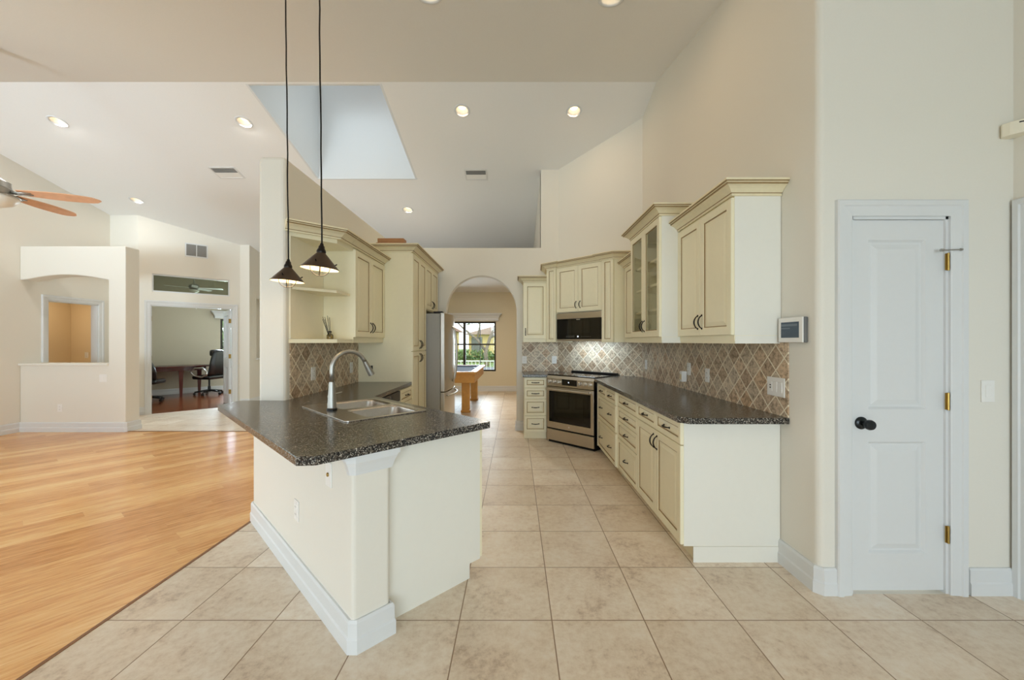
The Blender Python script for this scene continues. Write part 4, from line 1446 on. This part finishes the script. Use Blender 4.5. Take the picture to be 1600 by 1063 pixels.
for k in range(5):
    th = R(23 + 72 * k)
    rot = Matrix.Rotation(th, 4, 'Z') @ Matrix.Translation((0, 0, 0.0)) @ Matrix.Rotation(R(-11), 4, 'X')
    b = MB()
    n = 14
    lo, hi = [], []
    for j in range(n + 1):
        f = j / n
        x = 0.19 + 0.61 * f
        wdt = 0.030 + 0.046 * math.sin(PI * (0.10 + 0.74 * f))
        if f > 0.86:
            wdt *= math.sqrt(max(0.02, 1 - ((f - 0.86) / 0.14) ** 2 * 0.95))
        lo.append((x, -wdt))
        hi.append((x, wdt))
    b.prism(lo + hi[::-1], -0.004, 0.004, mat=rot)
    bl = b.build('blade', 'fanwood', fn)
    c = MB()
    c.tube([rot @ Vector(p) for p in ((0.12, 0, 0.0), (0.17, 0.012, -0.012), (0.22, 0.02, -0.012), (0.29, 0.016, -0.006))], [0.012, 0.009, 0.009, 0.006], 8)
    c.tube([rot @ Vector(p) for p in ((0.12, 0, 0.0), (0.17, -0.012, -0.012), (0.22, -0.02, -0.012), (0.29, -0.016, -0.006))], [0.012, 0.009, 0.009, 0.006], 8)
    c.build('blade_iron', 'nickel', bl, smooth='all')

# ================================================================== SMALL THINGS
rd = thing('reed_diffuser', 'small reed diffuser bottle with dark reeds on the lower open shelf', 'diffuser', (-1.665, 3.55, 1.39))
MB().lathe([(0, 0), (0.026, 0), (0.028, 0.006), (0.028, 0.034), (0.022, 0.044), (0.011, 0.05), (0.011, 0.066), (0.0, 0.066)], 18).build('bottle', 'amber', rd, smooth=True)
MB().lathe([(0, 0.002), (0.0245, 0.002), (0.0245, 0.022), (0, 0.022)], 18).build('oil', 'ivory', rd)
MB().lathe([(0.012, 0.058), (0.014, 0.06), (0.014, 0.07), (0.012, 0.072)], 16, cap=False).build('collar', 'dark_metal', rd)
random.seed(3)
for k in range(8):
    a = 2 * PI * k / 8
    tx, ty = -0.035 + 0.03 * math.cos(a), 0.028 * math.sin(a)
    MB().tube([(0.006 * math.cos(a), 0.006 * math.sin(a), 0.01), (tx, ty, 0.195 + random.uniform(-0.02, 0.02))], 0.0018, 6).build('reed', 'black', rd)
bp = thing('wooden_board', 'reddish-brown wooden box lying on top of the tall pantry cabinet', 'board', (-1.455, 4.66, 2.467), R(0))
MB().rbox(-0.165, -0.07, 0, 0.14, 0.07, 0.054, 0.003).build('base_board', 'plank', bp)
MB().rbox(-0.15, -0.06, 0.054, 0.155, 0.06, 0.105, 0.004).build('top_board', 'plank', bp)

# ================================================================== BILLIARD ROOM
pt_ = thing('pool_table', 'honey oak pool table with grey-blue felt seen through the arch', 'pool table', (-1.335, 8.44, 0))
PXh, PYh = 0.615, 1.11
b = MB()
b.fill([(-PXh, -PYh), (PXh, -PYh), (PXh, PYh), (-PXh, PYh)], [[(-PXh + 0.13, -PYh + 0.13), (PXh - 0.13, -PYh + 0.13), (PXh - 0.13, PYh - 0.13), (-PXh + 0.13, PYh - 0.13)]], 0.755, 0.80, plane='XY')
b.build('rail', 'honey', pt_, bevel=0.008)
b = MB()
for s in (-1, 1):
    b.box(s * (PXh - 0.06) - 0.02, -PYh + 0.05, 0.59, s * (PXh - 0.06) + 0.02, PYh - 0.05, 0.755)
    b.box(-PXh + 0.05, s * (PYh - 0.06) - 0.02, 0.59, PXh - 0.05, s * (PYh - 0.06) + 0.02, 0.755)
b.build('apron', 'honey', pt_, bevel=0.006)
MB().box(-PXh + 0.05, -PYh + 0.05, 0.70, PXh - 0.05, PYh - 0.05, 0.765).build('bed_cloth', 'felt', pt_)
b = MB()
b.fill([(-PXh + 0.11, -PYh + 0.11), (PXh - 0.11, -PYh + 0.11), (PXh - 0.11, PYh - 0.11), (-PXh + 0.11, PYh - 0.11)], [[(-PXh + 0.17, -PYh + 0.17), (PXh - 0.17, -PYh + 0.17), (PXh - 0.17, PYh - 0.17), (-PXh + 0.17, PYh - 0.17)]], 0.764, 0.795, plane='XY')
b.build('cushion', 'felt', pt_, bevel=0.01)
for sx in (-1, 1):
    for sy in (-1, 0, 1):
        MB().lathe([(0.0, 0.0), (0.062, 0.0), (0.062, 0.012), (0.0, 0.012)], 18, (sx * (PXh - 0.12), sy * (PYh - 0.12), 0.7915)).build('pocket', 'black', pt_)
    for sy in (-1, 1):
        x, y = sx * (PXh - 0.235), sy * (PYh - 0.33)
        b = MB()
        b.rbox(x - 0.075, y - 0.075, 0.03, x + 0.075, y + 0.075, 0.70, 0.008)
        b.rbox(x - 0.09, y - 0.09, 0.0, x + 0.09, y + 0.09, 0.045, 0.01)
        b.build('leg', 'honey', pt_)
lampb = thing('billiard_lamp', 'brown cone shade lamp hanging over the pool table', 'pendant lamp', (-1.46, 8.55, 1.40))
b = MB()
b.lathe([(0.03, 0.15), (0.04, 0.14), (0.205, 0.0), (0.20, 0.0), (0.036, 0.13)], 28, cap=False)
b.build('shade', 'roof2', lampb, smooth='all')
MB().lathe([(0, 0.15), (0.03, 0.15), (0.02, 0.19), (0.032, 0.22), (0.02, 0.25), (0, 0.25)], 16).build('finial', 'nickel', lampb, smooth='all')
MB().tube([(0, 0, 0.25), (0, 0, 2.716 - 1.40)], 0.006, 8).build('rod', 'dark_metal', lampb)
COR = [(0, 0), (0.018, 0), (0.018, 0.07), (0.03, 0.085), (0.05, 0.13), (0.085, 0.165), (0.10, 0.175), (0.10, 0.20), (0, 0.20)]


def cornice(label, loc, rot, x0, x1, z0):
    t = thing('window_cornice', label, 'cornice', loc, rot)
    MB().sweep([(x0, -0.001), (x0, -0.09), (x1, -0.09), (x1, -0.001)], COR, z0).build('moulding', 'white', t)
    MB().box(x0, -0.09, z0 + 0.18, x1, -0.001, z0 + 0.20).build('top_board', 'white', t)
    return t


cornice('white cornice board above the billiard room window', (0, 10.84, 0), 0, -2.36, -0.47, 1.93)
cornice('white cornice board above the office window', (-6.97 - 3.37 / S2, 7.30 + 3.37 / S2, 0), R(45), 1.60, 2.95, 2.0)
spot('billiard_fill_light', (-0.6, 8.2, 2.70), 30, (1, 0.86, 0.68), 0.15)  # added fill lamp for the billiard room; the fixture below goes with it
bc = thing('recessed_light', 'added recessed light, out of view, brightening the billiard room', 'ceiling light', (-0.6, 8.2, 2.716))
MB().lathe([(0.07, 0.002), (0.07, -0.004), (0.098, -0.006), (0.1, 0.0)], 24, cap=False).build('trim_ring', 'white', bc)
MB().lathe([(0, -0.002), (0.072, -0.002), (0.072, -0.001), (0, -0.001)], 24).build('lens', 'lamp', bc)

# ================================================================== OFFICE  (local frame: x along the office wall, y into the office)
OX, OY = -6.97, 7.30


def off(x, y):
    return (OX + (x - y) / S2, OY + (x + y) / S2)


x, y = off(0.62, 2.98)
tb = thing('office_table', 'dark mahogany table with tapered legs in the office', 'table', (x, y, 0.006), R(45))
el = [(0.86 * math.copysign(abs(math.cos(2 * PI * k / 48)) ** 0.75, math.cos(2 * PI * k / 48)), 0.37 * math.copysign(abs(math.sin(2 * PI * k / 48)) ** 0.75, math.sin(2 * PI * k / 48))) for k in range(48)]
MB().prism(el, 0.715, 0.75).build('table_top', 'mahog', tb, bevel=0.008)
MB().prism([(p[0] * 0.86, p[1] * 0.78) for p in el], 0.63, 0.715).build('apron', 'mahog', tb)
for lx, ly in ((-0.6, -0.24), (0.21, -0.28), (-0.6, 0.24), (0.62, 0.2)):
    b = MB()
    b.loops([[(lx - r, ly - r, z), (lx + r, ly - r, z), (lx + r, ly + r, z), (lx - r, ly + r, z)] for r, z in ((0.025, 0.0), (0.048, 0.66))])
    b.build('leg', 'mahog', tb)


def office_chair(loc, rot, label, big=True):
    t = thing('office_chair', label, 'chair', loc, rot, 'chairs at the office table')
    for k in range(5):
        a = 2 * PI * k / 5 + 0.3
        c, s = math.cos(a), math.sin(a)
        leg = MB().tube([(0.02 * c, 0.02 * s, 0.11), (0.18 * c, 0.18 * s, 0.09), (0.30 * c, 0.30 * s, 0.07)], [0.026, 0.02, 0.015], 8).build('base_leg', 'black', t, smooth='all')
        b = MB()
        for d in (-0.014, 0.014):
            b.lathe([(0, -0.009), (0.028, -0.009), (0.028, 0.009), (0, 0.009)], 14, (0.30 * c - s * d, 0.30 * s + c * d, 0.028),
                    Matrix.Rotation(a + PI / 2, 4, 'Z') @ Matrix.Rotation(R(90), 4, 'Y'))
        b.build('caster', 'black', leg)
    MB().lathe([(0, 0.07), (0.035, 0.07), (0.03, 0.22), (0.02, 0.22), (0.02, 0.40), (0, 0.40)], 16).build('gas_lift', 'black', t, smooth=True)
    MB().rbox(-0.25, -0.26, 0.40, 0.25, 0.25, 0.50, 0.045, seg=3).build('seat', 'leather', t, smooth='all')
    hh = 0.62 if big else 0.42
    rings = []
    for k in range(9):
        f = k / 8
        z = 0.50 + hh * f
        wd = (0.24 + 0.03 * math.sin(PI * f)) * (1 - 0.22 * f ** 4)
        yb = 0.20 + 0.05 * f + 0.05 * math.sin(PI * f) + 0.06 * f * f
        rings.append([(wd * cx, yb + 0.045 * cy - 0.03 * (1 - abs(cx)), z) for cx, cy in ((-1, -0.6), (-0.5, -1), (0, -1), (0.5, -1), (1, -0.6), (1, 0.6), (0.5, 1), (0, 1), (-0.5, 1), (-1, 0.6))])
    MB().loops(rings).build('backrest', 'leather', t, smooth='all')
    if big:
        MB().rbox(-0.17, 0.14, 0.98, 0.17, 0.27, 1.15, 0.05, seg=3).build('headrest', 'leather', t, smooth='all')
        for s in (-1, 1):
            pts = [(s * 0.28, 0.20, 0.60), (s * 0.30, 0.10, 0.70), (s * 0.31, -0.10, 0.69), (s * 0.31, -0.22, 0.60), (s * 0.29, -0.14, 0.50), (s * 0.27, 0.05, 0.46), (s * 0.27, 0.19, 0.52), (s * 0.28, 0.20, 0.60)]
            MB().tube(pts, 0.02, 8).build('armrest', 'steel', t, smooth='all')
    else:
        MB().tube([(0, 0.1, 0.42), (0, 0.24, 0.44), (0, 0.29, 0.62)], 0.02, 8).build('back_bar', 'black', t, smooth='all')
    return t


x, y = off(1.38, 2.62)
office_chair((x, y, 0.006), R(-96), 'high-backed black leather office chair at the right end of the mahogany table')
x, y = off(0.20, 2.10)
office_chair((x, y, 0.006), R(45 + 155), 'low black task chair near the left office door jamb', False)
x, y = off(0.97, 1.6)
of_fan = thing('office_fan', 'small ceiling fan seen through the office transom glass', 'ceiling fan', (x, y, 2.60))
MB().tube([(0, 0, 0.08), (0, 0, 0.45)], 0.012, 8).build('downrod', 'nickel', of_fan)
MB().lathe([(0, 0.1), (0.06, 0.09), (0.1, 0.05), (0.1, 0.0), (0.06, -0.04), (0, -0.05)], 20).build('motor_housing', 'nickel', of_fan, smooth='all')
MB().lathe([(0.1, -0.04), (0.09, -0.09), (0.0, -0.12)], 20, cap=False).build('light_bowl', 'bowl', of_fan, smooth='all')
for k in range(5):
    a = Matrix.Rotation(2 * PI * k / 5 + 0.4, 4, 'Z') @ Matrix.Rotation(R(-10), 4, 'X')
    MB().box(0.1, -0.055, -0.003, 0.55, 0.055, 0.003, mat=a).build('blade', 'plate', of_fan)
MB().tube([(0.05, 0, -0.05), (0.05, 0, -0.46)], 0.0015, 6).lathe([(0, -0.02), (0.008, -0.015), (0.008, 0.01), (0, 0.015)], 8, (0.05, 0, -0.47)).build('pull_chain', 'plate', of_fan)

# warm lamp of the side room
sl = thing('side_room_light', 'flush ceiling light in the room behind the left doorway', 'ceiling light', (-8.5, 7.2, 2.5))
MB().lathe([(0, -0.06), (0.08, -0.05), (0.12, -0.01), (0.12, 0), (0, 0)], 20).build('dome', 'lamp', sl, smooth='all')
spot('side_room_lamp', (-8.45, 7.1, 2.40), 7.5, (1, 0.80, 0.55), 0.2)

# ================================================================== OUTDOORS (seen through the far windows)
struct(MB().box(-70, -60, -0.45, 60, 90, -0.4).build('ground', 'lawn'))
struct(MB().box(-16, -16, -0.4, 8, -3.5, -0.08).build('bounce_patio', 'patio'))  # unseen pale slab, added to bounce neutral light in through the rear doors
struct(MB().box(-40, 23, -0.41, 40, 27, -0.385).build('road', 'road'))
fe = thing('railing', 'white picket railing outside the billiard room window', 'fence', (0, 15.5, -0.4))
for z in (0.12, 0.97):
    MB().box(-9, -0.02, z, 6, 0.02, z + 0.05).build('rail_bar', 'rail', fe)
pk = MB().box(-0.012, -0.01, 0.0, 0.012, 0.01, 0.98).build('picket', 'rail', fe)
for k in range(1, 62):
    c = pk.copy()
    COL.objects.link(c)
    c.parent = fe
    c.location = (-4.6 + 0.145 * k, 0, 0)
pk.location = (-4.6, 0, 0)


def house(name, label, loc, w, d, h, rh, wallm, roofm, wins):
    t = thing(name, label, 'house', loc)
    wl = MB().box(0, 0, 0, w, d, h).build('wall', wallm, t)
    ov = 0.5
    b = MB()
    e = [b.bm.verts.new(p) for p in ((-ov, -ov, h), (w + ov, -ov, h), (w + ov, d + ov, h), (-ov, d + ov, h))]
    r = [b.bm.verts.new(p) for p in ((d / 2, d / 2, h + rh), (w - d / 2, d / 2, h + rh))]
    for f in ((e[0], e[1], r[1], r[0]), (e[1], e[2], r[1]), (e[2], e[3], r[0], r[1]), (e[3], e[0], r[0]), (e[3], e[2], e[1], e[0])):
        b.face(f)
    b.build('roof', roofm, t)
    for x0, z0, x1, z1 in wins:
        MB().box(x0, -0.06, z0, x1, 0.02, z1).build('window', 'garage', wl)
    return t


house('house', 'pale yellow neighbouring house with a grey wide window', (-4.95, 42, -0.4), 15, 9, 2.5, 1.6, 'house', 'roof', [(0.3, 0.6, 1.45, 2.2), (7, 0.9, 8.4, 2.1)])
house('house', 'brown-roofed house behind the pool table lamp', (-15.9, 35, -0.4), 10, 6.4, 2.7, 2.2, 'house', 'roof2', [(3, 0.9, 4.6, 2.1)])


def leaves(name, pts, size, parent, seed, n, m='leaf'):
    random.seed(seed)
    b = MB()
    for k in range(n):
        cx, cy, cz, rx, ry, rz = random.choice(pts)
        while True:
            p = Vector((random.uniform(-1, 1), random.uniform(-1, 1), random.uniform(-1, 1)))
            if p.length < 1:
                break
        p = Vector((cx + p.x * rx, cy + p.y * ry, cz + p.z * rz))
        a = Vector((random.gauss(0, 1), random.gauss(0, 1), random.gauss(0, 1))).normalized() * size
        c = a.orthogonal().normalized() * size * 0.5
        b.face([b.bm.verts.new(p - a), b.bm.verts.new(p + c), b.bm.verts.new(p + a), b.bm.verts.new(p - c)])
    return b.build(name, m, parent, recalc=False)


hd = leaves('hedge', [(x, 33, 0.05, 1.0, 0.6, 0.62) for x in range(-16, 12)], 0.14, None, 5, 6000)
hd['kind'] = 'stuff'
tag(hd, 'clipped green hedge in front of the neighbouring houses', 'hedge')
tr_ = thing('tree', 'bare-limbed pale tree with light foliage outside the billiard room window', 'tree', (-2.0, 28, -0.4))
b = MB()
b.tube([(0, 0, 0), (-0.1, 0, 1.0), (0.2, 0, 2.0), (0.9, 0.2, 3.6)], [0.16, 0.13, 0.11, 0.06], 10)
b.tube([(-0.1, 0, 1.1), (-0.7, 0, 1.9), (-1.7, 0, 2.7), (-2.6, 0.2, 3.6)], [0.1, 0.09, 0.06, 0.03], 8)
b.tube([(0.2, 0, 2.0), (1.0, 0, 2.5), (2.0, 0, 2.7), (3.0, 0, 3.4)], [0.08, 0.07, 0.05, 0.03], 8)
b.tube([(-0.7, 0, 1.9), (-0.5, 0, 2.9), (-0.9, 0, 3.8)], [0.07, 0.05, 0.03], 8)
b.tube([(1.0, 0, 2.5), (1.5, 0, 3.1), (1.4, 0, 4.0)], [0.05, 0.04, 0.02], 8)
b.build('trunk', 'bark', tr_, smooth='all')
leaves('crown', [(-1.8, 0, 3.6, 1.3, 0.8, 0.7), (0.6, 0, 4.0, 1.4, 0.8, 0.7), (2.2, 0, 3.5, 1.2, 0.8, 0.6)], 0.12, tr_, 9, 900)
sh_ = thing('shrub', 'leafy green shrub outside the office window', 'shrub', (-10.6, 15.5, -0.4))
MB().tube([(0, 0, 0), (0.05, 0, 0.9), (0.0, 0.1, 1.6)], [0.06, 0.05, 0.02], 8).build('stem', 'bark', sh_)
leaves('foliage', [(0, 0, 1.5, 1.6, 1.0, 1.2)], 0.13, sh_, 12, 1500)
